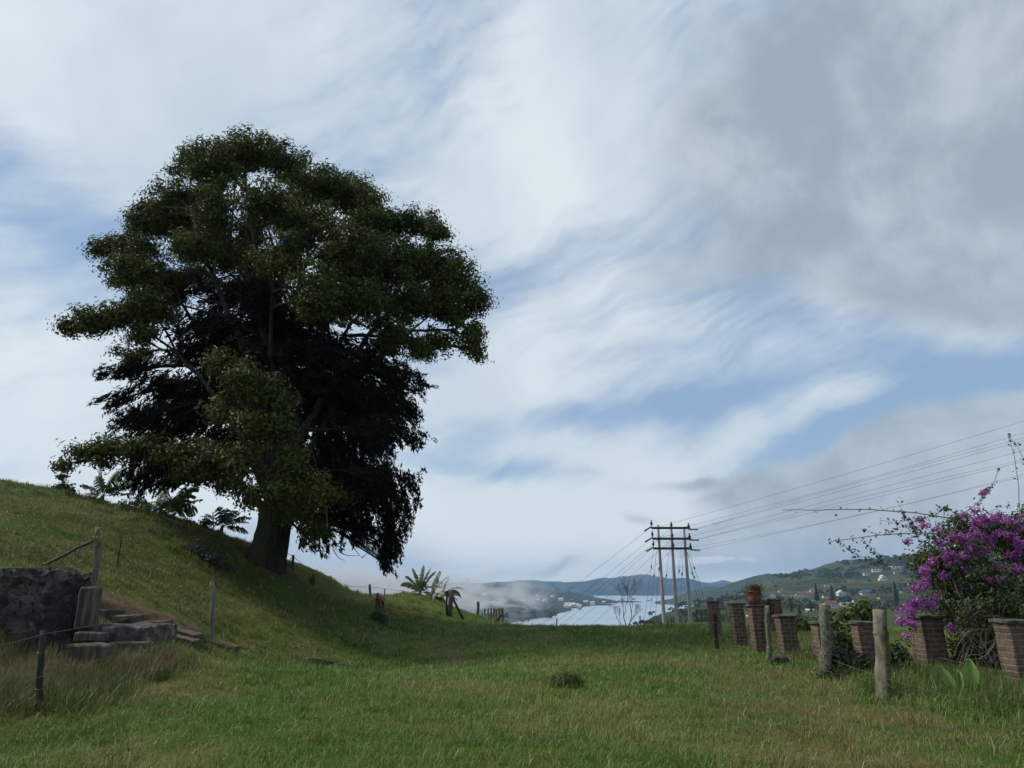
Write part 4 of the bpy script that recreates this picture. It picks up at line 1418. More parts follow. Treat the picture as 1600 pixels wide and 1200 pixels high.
# half-buried kerb stones in the lawn
kb = [on_ground(u, v) for u, v in [(476, 1032), (520, 1037), (560, 1045), (600, 1054), (640, 1064), (666, 1071)]]
for i, (a, b) in enumerate([(kb[0], kb[1]), (kb[1] + (kb[2] - kb[1]) * .2, kb[2]), (kb[3], kb[4])]):
    d = b - a
    o = link('kerb_stone', rough_block((d.length * .96, .22 if i == 0 else .10, .16), 5, .03, 40 + i, .02, 3), m_conc2 if i else m_slab, None, (a + b) / 2 - Vector((0, 0, .11 if i else .09)))
    o.rotation_euler = (0, -math.atan2(d.z, math.hypot(d.x, d.y)), math.atan2(d.y, d.x))
    tag(o, ['pale half-buried kerb slab in the middle of the lawn', 'dark sunken kerb stone next to the pale kerb slab', 'thin kerb stone farthest right in the lawn'][i], 'kerb stone', 'half-buried kerb stones')
o = link('field_stone', rough_block((.34, .28, .24), 5, .06, 51, .07, 4), m_stone, None, on_ground(1217, 1040) - Vector((0, 0, .03)))
tag(o, 'round grey stone in grass before the low red pillar', 'stone')
b = on_ground(1256, 1024)
mb = MB()
mb.tube([Vector((0, 0, .03)), P(1264, 1019, b.y) - b, P(1271, 1026, b.y - .2) - b], [.03, .035, .015], 7, rough=.2)
m_white = mat_rough('bleached wood', (.34, .32, .28), (.45, .43, .38), 10, .9, 0)
o = mb.build('bleached_stick', m_white, None, b)
tag(o, 'bleached white stick lying in grass by the low red pillar', 'stick')

# ------------------------------------------------------------------ dry weeds and rank growth
def weed_patch(name, polys, n, lo, hi, wd, mat, label, lean=.45, curl=.6):
    xs, ys = [], []
    march = np.arange(4.0, 45, .2)
    for (u, v, ru, rv, share) in polys:
        k = int(n * share)
        uu, vv = u + rng.normal(0, .5, k) * ru, v + rng.normal(0, .5, k) * rv
        dd = np.array([ray(a_, b_) for a_, b_ in zip(uu, vv)])
        low = (EYE + dd[:, 2:3] * march) <= hfast(dd[:, :1] * march, np.broadcast_to(march, (k, len(march))))
        hit = low.any(1)
        Y = march[low.argmax(1)][hit] + rng.uniform(-.1, .1, hit.sum())
        xs.append(dd[hit, 0] * Y)
        ys.append(Y)
    x, y = np.concatenate(xs), np.concatenate(ys)
    z = height(x, y)
    m = len(x)
    V, Fa = strands(np.stack([x, y, z - .02], 1), rng.uniform(lo, hi, m), wd * rng.uniform(.6, 1.5, m), np.abs(rng.normal(lean, .35, m)), rng.uniform(0, 6.28, m), curl)
    o = link(name, np_mesh(name, V, Fa), mat)
    return tag(o, label, kind='stuff')


m_straw = mat_leaf('dry straw weeds', [(0.095, 0.088, 0.036), (0.22, 0.19, 0.09), (0.06, 0.10, 0.022)], .8, .15, 1.2)
m_rank = mat_leaf('rank green weeds', [(0.042, 0.078, 0.014), (0.098, 0.13, 0.030), (0.20, 0.17, 0.08)], .6, .2, 1.0)
weed_patch('dry_weeds', [(30, 1075, 50, 40, .3), (110, 1075, 60, 28, .25), (190, 1050, 60, 18, .27), (252, 1036, 34, 8, .15), (60, 1040, 60, 26, .2), (0, 990, 40, 30, .08), (250, 1046, 50, 8, .1)], 9600, .08, .34, .006, m_straw, 'dry straw coloured weeds along the ruin')
weed_patch('green_weeds', [(20, 1100, 40, 30, .3), (90, 1105, 50, 20, .3), (160, 1085, 60, 18, .2), (310, 1003, 30, 6, .1), (270, 1030, 30, 8, .1)], 4500, .10, .36, .007, m_rank, 'tangled green weeds along the lower left fence')
weed_patch('rank_grass', [(1500, 1075, 60, 20, .3), (1330, 1050, 40, 14, .15), (1440, 1060, 40, 14, .15), (1570, 1100, 50, 22, .25), (1260, 1030, 30, 8, .05), (1390, 1085, 40, 10, .1)], 9000, .15, .42, .006, m_rank, 'long rank grass among the brick pillars', .5, .9)
weed_patch('dead_bracken', [(10, 862, 50, 18, .6), (60, 878, 50, 8, .4)], 900, .06, .2, .009, m_straw, 'dead brown bracken above the stone wall')

# ------------------------------------------------------------------ banana plants
m_ban = mat_leaf('banana leaf', [(0.045, 0.082, 0.016), (0.075, 0.12, 0.026)], .4, .3, .8, .4)
m_ban_l = mat_leaf('fresh banana leaf', [(0.095, 0.18, 0.024), (0.12, 0.21, 0.034)], .4, .4, .8, .4)
m_ban_dry = mat_leaf('dry banana leaf', [(0.050, 0.036, 0.020), (0.085, 0.062, 0.036)], .8, .2, .8)
m_stem = mat_rough('banana stem', (0.05, 0.055, 0.022), (0.10, 0.085, 0.045), 5, .8, .01, stretch=(1, 1, .3))


def banana_leaf(mb, base, azim, elev, length, droop, width, torn, seed):
    """one long leaf: midrib with a blade on each side, split into ribbons where the wind tore it"""
    rr = random.Random(seed)
    n = 18
    p = Vector(base)
    pts = [p.copy()]
    e = elev
    for i in range(n):
        p = p + Vector((math.cos(azim) * math.cos(e), math.sin(azim) * math.cos(e), math.sin(e))) * (length / n)
        e -= droop / n * (0.4 + 1.2 * i / n)
        pts.append(p.copy())
    mb.tube(pts, [max(.006, .028 * length / 2 * (1 - i / (n + 2))) for i in range(n + 1)], 5, cap=False)
    tw_ = rr.uniform(-.9, .9)
    side = Vector((-math.sin(azim) * math.cos(tw_), math.cos(azim) * math.cos(tw_), math.sin(tw_)))
    for s in (-1, 1):
        for i in range(3, n):
            t0, t1 = (i - 3) / (n - 3), (i - 2) / (n - 3)
            w = lambda t: width * .5 * (math.sin(math.pi * min(1, t * .93 + .05)) ** .55)
            tan = (pts[i + 1] - pts[i]).normalized()
            up = side.cross(tan).normalized() * (1 if s else 1)
            fold = rr.uniform(-.35, .15) if torn else -.12
            gap = torn * rr.uniform(.05, .30)
            a, b = pts[i], pts[i + 1]
            out = (side * s + Vector((0, 0, fold)) + tan * (.25 if torn else .12)).normalized()
            k0, k1 = w(t0) * (1 - torn * rr.uniform(0, .25)), w(t1) * (1 - torn * rr.uniform(0, .25))
            m0, m1 = a + out * k0 * .5 + Vector((0, 0, .02)), b + out * k1 * .5 + Vector((0, 0, .02))
            e0 = a.lerp(b, gap * .5) + out * k0 + Vector((0, 0, -.10 * torn * k0))
            e1 = b.lerp(a, gap) + out * k1 + Vector((0, 0, -.10 * torn * k1))
            mb.add([a, b, m1, m0, e1, e0], [(0, 1, 2, 3), (3, 2, 4, 5)], 0, False)


def banana(base, stem_h, leaves, label, seed=0, k=1.0, dry=(), big=1.0):
    root = empty('banana_plant', base, label, 'banana plant', 'banana plants round the pasture')
    mb = MB()
    mb.tube([Vector((0, 0, -.2)), Vector((.02, 0, stem_h * .5)), Vector((.05, 0, stem_h))], [.10 * k, .085 * k, .05 * k], 10, rough=.05)
    mb.build('pseudostem', m_stem, root)
    for i, (az_, el_, ln, dr, wd, torn) in enumerate(leaves):
        mb = MB()
        banana_leaf(mb, (.05, 0, stem_h * .92), R(az_), R(el_), ln * big, R(dr), wd * big * (1.3 if big > 1.0 else 1.0), torn, seed * 20 + i)
        mb.build('leaf', m_ban_dry if i in dry else (m_ban_l if (torn < .1) else m_ban), root)
    return root


def crest(u, y0=16, y1=34):
    """the ground where the slope's skyline stands above photo column u"""
    best = None
    for Y in np.arange(y0, y1, .25):
        x = ray(u, 830).x * Y
        z = H(x, Y)
        q = (z - EYE) / Y
        if best is None or q > best[0]:
            best = (q, Vector((x, Y, z)))
    return best[1]


def hill_pt(u, v, Y):
    p = P(u, v, Y)
    return Vector((p.x, p.y, H(p.x, p.y)))


banana(crest(150), .15, [(170, 80, .95, 20, .34, .4), (150, 66, .9, 40, .34, .5), (60, 72, 1.0, 30, .38, .4), (10, 50, 1.0, 60, .36, .6), (200, 45, .8, 60, .34, .5), (-20, 35, 1.0, 60, .36, .4), (20, 78, .9, 20, .38, .3), (0, 15, .9, 30, .34, .5), (185, 15, .7, 40, .34, .4)],
       'banana plant with upright frayed leaves, leftmost on the crest', 1, big=1.1)
banana(crest(84), .05, [(100, 75, .5, 40, .3, .3), (30, 55, .5, 60, .28, .4), (160, 50, .5, 60, .28, .4), (200, 30, .4, 40, .25, .4), (10, 30, .45, 40, .25, .4)], 'small low banana sprout on the crest far left', 2, .6)
banana(crest(272) + Vector((0, -.3, 0)), .1, [(75, 80, .95, 25, .42, .2), (-15, 62, 1.15, 25, .55, .04), (150, 70, 1.0, 35, .45, .2), (40, 55, 1.0, 60, .42, .3), (175, 50, .9, 60, .45, .3), (200, 30, .9, 50, .45, .3), (-10, 30, .8, 50, .42, .3), (20, 72, .9, 30, .45, .2), (-90, 50, .7, 60, .5, .2), (165, 15, .8, 30, .4, .3)],
       'banana plant with one broad bright leaf beneath the big tree', 3, big=1.25)
banana(crest(340) + Vector((0, .3, -.1)), .35, [(12, 40, 1.05, 60, .34, .8), (-12, 22, 1.05, 40, .34, .8), (5, 2, .95, 40, .34, .8), (95, 75, .8, 40, .38, .4), (160, 50, .9, 60, .38, .5), (190, 30, .8, 50, .36, .5), (60, 65, .9, 60, .38, .4), (150, 75, .8, 30, .4, .3), (30, 60, .8, 50, .38, .4)],
       'banana plant with combed torn leaves beside the tree trunk', 4, big=1.15)
banana(crest(236), .1, [(90, 70, .7, 50, .4, .3), (150, 45, .8, 60, .38, .3), (30, 50, .8, 60, .38, .3), (-40, 50, .7, 70, .4, .2), (200, 40, .7, 50, .36, .3), (60, 75, .7, 30, .36, .3)], 'shaded banana plant under the left skirt of the tree', 5, .8, big=1.2)
b1 = hill_pt(655, 944, 50)
banana(b1, 1.0, [(150, 74, 2.0, 25, .6, .5), (75, 82, 2.1, 15, .6, .5), (40, 72, 2.1, 25, .6, .5), (20, 65, 2.0, 35, .6, .5), (165, 60, 1.8, 50, .6, .4), (190, 45, 1.7, 70, .7, .35), (10, 40, 1.8, 80, .7, .35), (-60, 50, 1.6, 80, .75, .25), (-110, 55, 1.5, 90, .7, .25), (230, 20, 1.2, 70, .7, .3), (-30, 10, 1.2, 60, .7, .3), (-90, 0, 1.0, 50, .7, .3)],
       'tall banana plant with frayed erect leaves on the mound edge', 6, 1.3)
banana(hill_pt(672, 950, 49.5), .8, [(55, 75, 2.3, 30, .6, .6), (15, 68, 2.2, 50, .6, .5), (130, 50, 1.6, 70, .65, .3), (-40, 40, 1.6, 90, .75, .25), (200, 35, 1.4, 80, .7, .35), (-90, 45, 1.4, 90, .7, .3), (0, 10, 1.2, 60, .7, .3), (180, 5, 1.0, 50, .7, .3)],
       'bushy banana plant in the middle of the mound clump', 7, 1.2)
banana(hill_pt(689, 956, 49), 1.2, [(60, 70, 1.5, 35, .5, .7), (15, 50, 1.8, 90, .6, .5), (-10, 35, 1.7, 110, .65, .5), (170, 35, 1.5, 100, .6, .5), (-70, -10, 1.2, 60, .5, .8), (230, -20, 1.1, 50, .5, .8), (-20, 15, 1.4, 80, .6, .5)],
       'right-hand banana plant of the mound clump with hanging brown leaves', 8, 1.1, dry=(4, 5))
for o_ in [o_ for o_ in COL.objects if o_.name.startswith('banana_plant') and o_.location.y > 40]:
    o_.scale = (.88, .88, .88)


# ------------------------------------------------------------------ bushes
def bush(name, base, blobs, leaf_mat, leaf, per, label, cat='shrub', group=None, stems=6, stem_mat=None, sub=26, subr=.09, ratio=.5):
    root = empty(name, base, label, cat, group)
    bx_ = np.array(base)
    C_, N_ = [], []
    mb = MB()
    for (c, rad, dens) in blobs:
        pc, pn, s = clump_points(np.array(c), np.array(rad), max(5, int(sub * dens)), per, subr, .35)
        C_.append(pc)
        N_.append(pn)
        for q in s[:stems]:
            mb.tube(curve_pts(Vector((random.uniform(-.05, .05), random.uniform(-.05, .05), -.05)), Vector(q) - base, 4, .03, int(abs(q[0] * 997)), .1), [.014, .011, .008, .006, .003], 4, cap=False)
    C_, N_ = np.concatenate(C_), np.concatenate(N_)
    mb.build('stems', stem_mat or m_bark2, root)
    link('foliage', leaf_mesh('foliage', C_ - bx_, N_, rng.uniform(leaf * .7, leaf * 1.3, len(C_)), ratio), leaf_mat, root)
    return root


m_shrub = mat_leaf('dull green shrub', [(0.022, 0.040, 0.010), (0.050, 0.075, 0.018)], .5, .2, 1.0)
m_shrub_d = mat_leaf('dark shrub', [(0.014, 0.024, 0.010), (0.03, 0.045, 0.016)], .5, .15, 1.0)
m_gum = mat_leaf('grey green foliage', [(0.03, 0.045, 0.028), (0.06, 0.075, 0.045)], .5, .2, 1.0)


def pxblobs(lst, Y):
    out = []
    for (u, v, ru, rv, dy, dens) in lst:
        k = (Y + dy) / F * 1.03
        out.append((P(u, v, Y + dy), (ru * k, (ru + rv) / 2 * k, rv * k), dens))
    return out


b = on_ground(590, 966, 20, 60)
bush('thicket', b, pxblobs([(588, 965, 9, 7, 0, .7), (584, 969, 7, 5, -.3, .7), (596, 970, 6, 5, -.3, .6)], b.y), m_shrub_d, .10, 24, 'small dark bush just in front of the calf', sub=30)
b = on_ground(887, 1074)
bush('grass_tussock', b, pxblobs([(884, 1064, 17, 9, 0, 1), (896, 1066, 12, 8, .1, .8), (872, 1068, 10, 6, 0, .7)], b.y), m_rank, .09, 30, 'bushy grass tussock standing out of the open lawn', 'grass tussock', sub=30, subr=.06, ratio=.14)
b = on_ground(248, 1062)
bush('grass_tussock', b, pxblobs([(245, 1057, 14, 6, 0, 1)], b.y), m_rank, .09, 30, 'low green tussock near the lower right of the ruin', 'grass tussock', sub=30, subr=.06, ratio=.14)
b = crest(96)
bush('sapling', b, pxblobs([(97, 745, 4, 4, 0, .7), (108, 766, 8, 6, 0, .8), (94, 762, 6, 5, 0, .7), (112, 775, 7, 6, 0, .8), (86, 772, 6, 5, 0, .6)], b.y), m_gum, .16, 12, 'dark spindly sapling at the left end of the crest', sub=7, subr=.07)
b = crest(215)
bush('thicket', b, pxblobs([(200, 793, 16, 9, 0, 1), (222, 800, 16, 10, 0, 1), (248, 806, 14, 10, .5, 1), (290, 822, 12, 8, .2, .9)], b.y), m_shrub, .12, 18, 'scrubby thicket on the crest under the tree skirt', sub=18)
b = crest(308)
bush('thicket', b, pxblobs([(300, 824, 10, 8, 0, .8), (318, 820, 8, 14, 0, .8), (326, 834, 8, 7, 0, .6)], b.y), m_shrub, .12, 18, 'leafy thicket between the two banana plants by the trunk', sub=18)
b = on_ground(318, 872, 15, 30)
bush('thicket', b, pxblobs([(312, 860, 16, 7, 0, .8), (335, 872, 14, 7, 0, .8), (355, 884, 10, 6, .3, .6)], b.y - .1), m_gum, .10, 20, 'sprawling grey-green weed bush on the slope below the trunk', sub=18, subr=.12)
b = hill_pt(441, 892, 27.3)
bush('thicket', b, pxblobs([(437, 877, 4, 3, 0, .6), (448, 882, 3, 5, 0, .5), (441, 886, 6, 4, 0, .8)], 27), m_gum, .09, 12, 'wispy weeds at the right foot of the tree trunk', sub=8)
b = hill_pt(487, 916, 30)
bush('thicket', b, pxblobs([(487, 904, 3, 5, 0, .6), (490, 900, 2, 3, 0, .4)], 29), m_gum, .07, 8, 'single twiggy weed on the skyline right of the trunk', sub=6)
# between the brick pillars
b = on_ground(1333, 1040)
bush('garden_shrub', b, pxblobs([(1312, 972, 8, 12, 1, 1), (1330, 966, 9, 12, 1, 1), (1347, 959, 9, 15, 1, 1), (1330, 984, 14, 10, .8, .9), (1322, 1005, 16, 20, .5, .5), (1345, 1010, 14, 20, .5, .5)], b.y), m_rank, .20, 20, 'upright leafy green shrub between the two lichen posts', sub=30, subr=.07, ratio=.3)
bush('garden_shrub', on_ground(1325, 1056), pxblobs([(1318, 1036, 22, 14, -.2, 1), (1345, 1042, 16, 12, -.2, 1), (1300, 1062, 14, 6, -.6, .6)], on_ground(1325, 1056).y), m_shrub_d, .10, 22, 'low dark bush at the foot of the lichen posts', sub=26)
b = on_ground(1402, 1060)
bush('garden_shrub', b, pxblobs([(1401, 1030, 9, 18, 0, 1), (1404, 1050, 8, 8, 0, .8)], b.y), m_shrub_d, .09, 20, 'dark climber beside the yellow lichen post', sub=24)
b = on_ground(1262, 986, 10, 60)
bush('garden_shrub', b, pxblobs([(1250, 976, 16, 7, 0, 1), (1272, 978, 14, 6, 0, .8)], b.y), m_rank, .16, 16, 'bright yellow-green low bush beyond the low red pillar', sub=20, subr=.14)
b = on_ground(1198, 990, 10, 60)
bush('garden_shrub', b, pxblobs([(1200, 945, 4, 4, 0, 1), (1203, 955, 3, 9, 0, .7), (1197, 975, 4, 8, 0, .6)], b.y - 1), m_shrub_d, .09, 16, 'creeper topping the thin lichen post beside the pot', sub=14)

# broad pale-green leaves in the rank grass
m_broad = mat_leaf('broad pale leaf', [(0.11, 0.19, 0.035), (0.14, 0.22, 0.045)], .5, .3, 1.0)
b = on_ground(1510, 1094)
root = empty('broad_leaf_plant', b, 'plant with big pale-green spear leaves in the grass by the stoutest pillar', 'plant')
for i, (u, v, u2, v2, w) in enumerate([(1516, 1083, 1519, 1030, 24), (1492, 1082, 1472, 1040, 16), (1500, 1080, 1503, 1048, 10)]):
    a, t_ = P(u, v, b.y) - b, P(u2, v2, b.y + .05) - b
    mb = MB()
    vs, fs = [], []
    k_ = b.y / F * 1.03
    for j in range(11):
        t = j / 10
        c = a.lerp(t_, t) + Vector((0, .10 * t * t, 0))
        ww = w * k_ * .5 * math.sin(math.pi * min(1, t * .92 + .06)) ** .8
        vs += [c + Vector((-ww, -.02, 0)), c + Vector((0, .035, 0)), c + Vector((ww, -.02, 0))]
    for j in range(10):
        fs += [(j * 3, j * 3 + 1, j * 3 + 4, j * 3 + 3), (j * 3 + 1, j * 3 + 2, j * 3 + 5, j * 3 + 4)]
    mb.add(vs, fs)
    mb.build('leaf', m_broad, root)

# ------------------------------------------------------------------ bougainvillea
BY = 14.6
bb = hill_pt(1560, 1050, 13.6)
bou = empty('bougainvillea', bb, 'sprawling purple flowering bougainvillea with arching stems over the brick pillars', 'flowering shrub')
m_bleaf = mat_leaf('bougainvillea leaf', [(0.030, 0.048, 0.012), (0.060, 0.082, 0.020), (0.11, 0.12, 0.03)], .5, .2, 1.0)
m_bract = mat_leaf('purple bracts', [(0.28, 0.066, 0.29), (0.48, 0.17, 0.48), (0.56, 0.30, 0.55)], .6, .3, 1.5)
m_twig = mat_rough('grey bare twig', (0.10, 0.088, 0.07), (0.19, 0.17, 0.14), 20, .9, 0)
leafb = [(1490, 870, 60, 40, 0, 1), (1540, 830, 50, 30, 0, 1), (1590, 860, 50, 50, 0, 1), (1530, 900, 60, 50, 0, 1.1), (1600, 930, 60, 60, .3, 1.2), (1470, 920, 44, 40, 0, 1), (1550, 970, 70, 50, .4, 1.1), (1480, 960, 30, 30, .4, .7), (1640, 880, 60, 70, 0, 1),
         (1660, 980, 60, 70, .3, 1), (1590, 1010, 60, 40, .6, 1), (1530, 1010, 40, 30, .8, .8), (1450, 880, 30, 26, 0, .7), (1500, 830, 40, 20, 0, .6), (1560, 940, 60, 50, -.6, 1), (1520, 860, 50, 40, 1.2, .9), (1600, 880, 60, 60, 1.6, .9), (1560, 980, 60, 50, 1.6, .9), (1620, 800, 40, 20, .3, .6), (1530, 1000, 50, 34, -.2, 1), (1580, 1030, 50, 26, -.2, 1), (1510, 1030, 26, 18, 0, .7), (1550, 960, 60, 40, -.8, .9), (1600, 970, 50, 40, -.6, 1), (1575, 830, 40, 26, 0, .9), (1500, 900, 40, 30, -.5, .8)]
C_, N_ = [], []
tw = MB()
for (c, rad, dens) in pxblobs(leafb, BY):
    pc, pn, s = clump_points(np.array(c), np.array(rad), int(52 * dens), 26, .075, .2)
    C_.append(pc)
    N_.append(pn)
    for q in s[:1]:
        tw.tube(curve_pts(Vector(bb) + Vector((random.uniform(-.5, .6), random.uniform(0, .6), random.uniform(0, .4))), Vector(q), 5, .06, int(abs(q[0] * 997)), .12), [.012, .011, .009, .007, .005, .003], 4, cap=False)
FB = [(1540, 812, 16, 9), (1525, 818, 14, 8), (1505, 806, 10, 6), (1555, 815, 8, 5), (1505, 842, 16, 9), (1525, 838, 16, 10), (1545, 842, 12, 8), (1488, 838, 10, 7), (1470, 850, 12, 8), (1480, 868, 14, 8), (1505, 872, 16, 9), (1490, 880, 10, 7),
      (1455, 876, 10, 7), (1444, 892, 10, 9), (1447, 908, 8, 8), (1418, 846, 8, 5), (1440, 812, 8, 4), (1428, 824, 8, 4), (1448, 822, 8, 5), (1580, 838, 12, 8), (1592, 850, 12, 10), (1585, 868, 12, 8), (1570, 886, 14, 7), (1592, 890, 14, 8), (1560, 832, 10, 6),
      (1440, 917, 12, 6), (1430, 920, 8, 5), (1432, 945, 14, 9), (1420, 955, 12, 10), (1412, 972, 10, 10), (1425, 975, 8, 8), (1440, 940, 10, 7), (1417, 994, 6, 5), (1455, 945, 8, 8), (1560, 918, 9, 5), (1540, 904, 8, 7), (1535, 862, 10, 6), (1475, 900, 8, 6),
      (1484, 982, 5, 10), (1540, 767, 6, 4), (1535, 772, 4, 3), (1560, 905, 8, 4), (1620, 840, 14, 10), (1640, 870, 16, 10), (1625, 900, 14, 10), (1515, 855, 10, 7), (1465, 828, 8, 5), (1582, 935, 8, 4), (1500, 915, 7, 5), (1520, 800, 9, 5), (1550, 850, 9, 5), (1510, 892, 9, 6), (1465, 935, 7, 5), (1575, 815, 12, 7), (1592, 826, 12, 8), (1604, 812, 12, 8), (1562, 802, 8, 5)]
BC, BN = [], []
for (u, v, ru, rv) in FB:
    c = P(u, v, BY - .55 + random.uniform(-.15, .15))
    k_ = BY / F * 1.03
    pc, pn, s = clump_points(np.array(c), np.array((ru * k_, ru * k_, rv * k_)) * .9, max(4, int(ru * rv / 8)), 13, .035, .1)
    BC.append(pc)
    BN.append(pn)
stems = [([(1223, 797), (1290, 797), (1360, 796), (1430, 801), (1490, 811), (1520, 835)], .014, 16), ([(1297, 846), (1370, 836), (1440, 832), (1500, 838), (1530, 855)], .014, 16),
         ([(1401, 781), (1412, 802), (1424, 822), (1440, 850)], .006, 30), ([(1378, 813), (1420, 822), (1460, 840)], .006, 30), ([(1344, 826), (1376, 837), (1425, 816), (1460, 805), (1480, 792)], .007, 40), ([(1310, 846), (1340, 868), (1370, 880), (1440, 888), (1480, 900)], .008, 50),
         ([(1350, 845), (1366, 862), (1378, 880)], .005, 26), ([(1561, 734), (1550, 760), (1537, 778), (1505, 803), (1490, 830)], .010, 18), ([(1576, 682), (1585, 712), (1592, 760), (1593, 800), (1595, 840)], .010, 8), ([(1577, 682), (1590, 698), (1602, 722), (1612, 760)], .006, 14),
         ([(1574, 791), (1550, 797), (1530, 808)], .005, 8), ([(1530, 785), (1532, 800), (1535, 815)], .005, 10), ([(1405, 868), (1425, 890), (1445, 905)], .005, 10), ([(1465, 792), (1485, 798), (1500, 808)], .005, 14),
         ([(1430, 975), (1417, 1000), (1412, 1030), (1407, 1058)], .008, 40), ([(1600, 960), (1560, 955), (1500, 950)], .010, 6), ([(1410, 800), (1430, 830), (1470, 850)], .006, 20), ([(1425, 905), (1437, 925), (1450, 940)], .006, 14)]
for i, (pp, r, nl) in enumerate(stems):
    pts = [P(u, v, BY - .5 - .2 * math.sin(i * 2.1)) for u, v in pp]
    fine_ = []
    for a, b in zip(pts[:-1], pts[1:]):
        for t in np.linspace(0, 1, 5)[:-1]:
            fine_.append(a.lerp(b, t) + Vector((random.uniform(-1, 1), random.uniform(-1, 1), random.uniform(-1, 1))) * .006)
    fine_.append(pts[-1])
    tw.tube(fine_, list(np.linspace(r * .45, r, len(fine_))), 5, cap=False)
    for _ in range(nl):
        q = fine_[random.randint(0, len(fine_) - 1)]
        C_.append(np.array(q)[None] + rng.normal(size=(2, 3)) * .035)
        N_.append(rng.normal(size=(2, 3)))
for i in range(56):       # bare lower twigs, pale and looping
    a = P(random.uniform(1490, 1620), random.uniform(960, 1040), BY - random.uniform(.6, 1.1))
    b = P(random.uniform(1490, 1620), random.uniform(935, 1065), BY - random.uniform(.6, 1.2))
    tw.tube(curve_pts(a, b, 7, random.uniform(-.25, .3), 900 + i, .12), [.003, .004, .006, .007, .007, .006, .004, .003], 5, cap=False)
o = tw.build('stems', m_twig, bou)
put_all(o, bb)
C_, N_ = np.concatenate(C_), np.concatenate(N_)
link('foliage', leaf_mesh('foliage', C_ - np.array(bb), N_, rng.uniform(.045, .085, len(C_)), .6), m_bleaf, bou)
BC, BN = np.concatenate(BC), np.concatenate(BN)
link('bracts', leaf_mesh('bracts', BC - np.array(bb), BN, rng.uniform(.038, .062, len(BC)), .8), m_bract, bou)

# ------------------------------------------------------------------ bare little tree by the lake
tb = hill_pt(977, 976, 46)
bare_t = empty('bare_tree', tb, 'small leafless tree standing against the lake', 'tree')
mb = MB()
mtw = MB()


def grow(p, d, ln, r, depth, seed):
    rr = random.Random(seed)
    q = p + d * ln
    mid = p.lerp(q, .5) + Vector((rr.uniform(-1, 1), rr.uniform(-1, 1), 0)) * ln * .07
    (mb if depth < 3 else mtw).tube([p, mid, q], [r, r * .85, r * .68], 5 if depth < 3 else 4, cap=False)
    if depth >= 7:
        return
    for k in range(2 if depth < 4 else 3):
        a = Vector((rr.uniform(-1, 1), rr.uniform(-1, 1), rr.uniform(-.15, .7)))
        nd = (d * .9 + a * .58 + Vector((0, 0, .12))).normalized()
        grow(q, nd, ln * rr.uniform(.62, .88), r * .64, depth + 1, seed * 3 + k + 1)


grow(Vector((0, 0, -.3)), (P(979, 955, 46) - P(977, 976, 46)).normalized(), 1.5, .07, 0, 5)
grow(Vector((.03, 0, 1.0)), Vector((-.50, 0, .86)), .75, .035, 2, 12)
grow(Vector((.05, 0, 1.15)), Vector((.42, .1, .9)), .7, .035, 2, 33)
m_bt = mat_rough('brown bare bark', (0.045, 0.034, 0.030), (0.09, 0.07, 0.062), 9, .9, 0)
mb.build('trunk', m_bt, bare_t)
mtw.build('twigs', m_bt, bare_t)
bare_t.scale = (.74, .74, .74)

# ------------------------------------------------------------------ utility structure: three poles, three crossarms
PD = 110.0
m_pole = mat_rough('pale spun concrete', (0.20, 0.20, 0.19), (0.29, 0.29, 0.28), .6, .85, .01)
m_steel = mat_rough('dark brown steel', (0.030, 0.024, 0.024), (0.055, 0.045, 0.042), 4, .7, 0)
m_ins = mat_rough('glazed insulator', (0.035, 0.022, 0.02), (0.06, 0.045, 0.04), 4, .35, 0)
m_cable = mat_rough('dull aluminium cable', (0.045, 0.045, 0.048), (0.06, 0.06, 0.064), 1, .6, 0)
pb_ = P(1058, 976, PD)
pb_.z = H(pb_.x, pb_.y)
pyl = empty('utility_structure', pb_, 'three tall concrete power poles joined by three dark crossarms', 'utility poles')
for (ut, vt, ub, vb) in [(1028, 820, 1038, 976), (1048.5, 822, 1058, 976), (1068.5, 824, 1079.5, 976)]:
    t_, b_ = P(ut, vt, PD), P(ub, vb, PD)
    d = (b_ - t_).normalized()
    foot = t_ + d * ((t_.z - pb_.z + .8) / -d.z)
    mb = MB()
    n_ = 10
    mb.tube([(t_.lerp(foot, k / n_)) - pb_ for k in range(n_ + 1)], [.17 + .19 * k / n_ for k in range(n_ + 1)], 12)
    mb.build('pole', m_pole, pyl)
ends = []
for (u0, v0, u1, v1) in [(1018, 823, 1078, 827), (1019.5, 840, 1079.5, 843.5), (1021, 855, 1081, 859)]:
    a, b = P(u0, v0, PD - .45), P(u1, v1, PD - .45)
    mb = MB()
    c = (a + b) / 2 - pb_
    mb.box(c, ((b - a).length, .26, .34), 0)
    o = mb.build('crossarm', m_steel, pyl)
    ang = math.atan2(b.z - a.z, b.x - a.x)
    row = []
    for t in (.0, .52, .97):
        q = a.lerp(b, t)
        row.append(q)
        mb = MB()
        z0 = q - pb_ + Vector((0, 0, .12))
        mb.tube([z0, z0 + Vector((0, 0, .18)), z0 + Vector((0, 0, .22)), z0 + Vector((0, 0, .45)), z0 + Vector((0, 0, .5)), z0 + Vector((0, 0, .85))], [.10, .10, .20, .20, .13, .09], 8)
        mb.build('insulator', m_ins, pyl)
    ends.append(row)
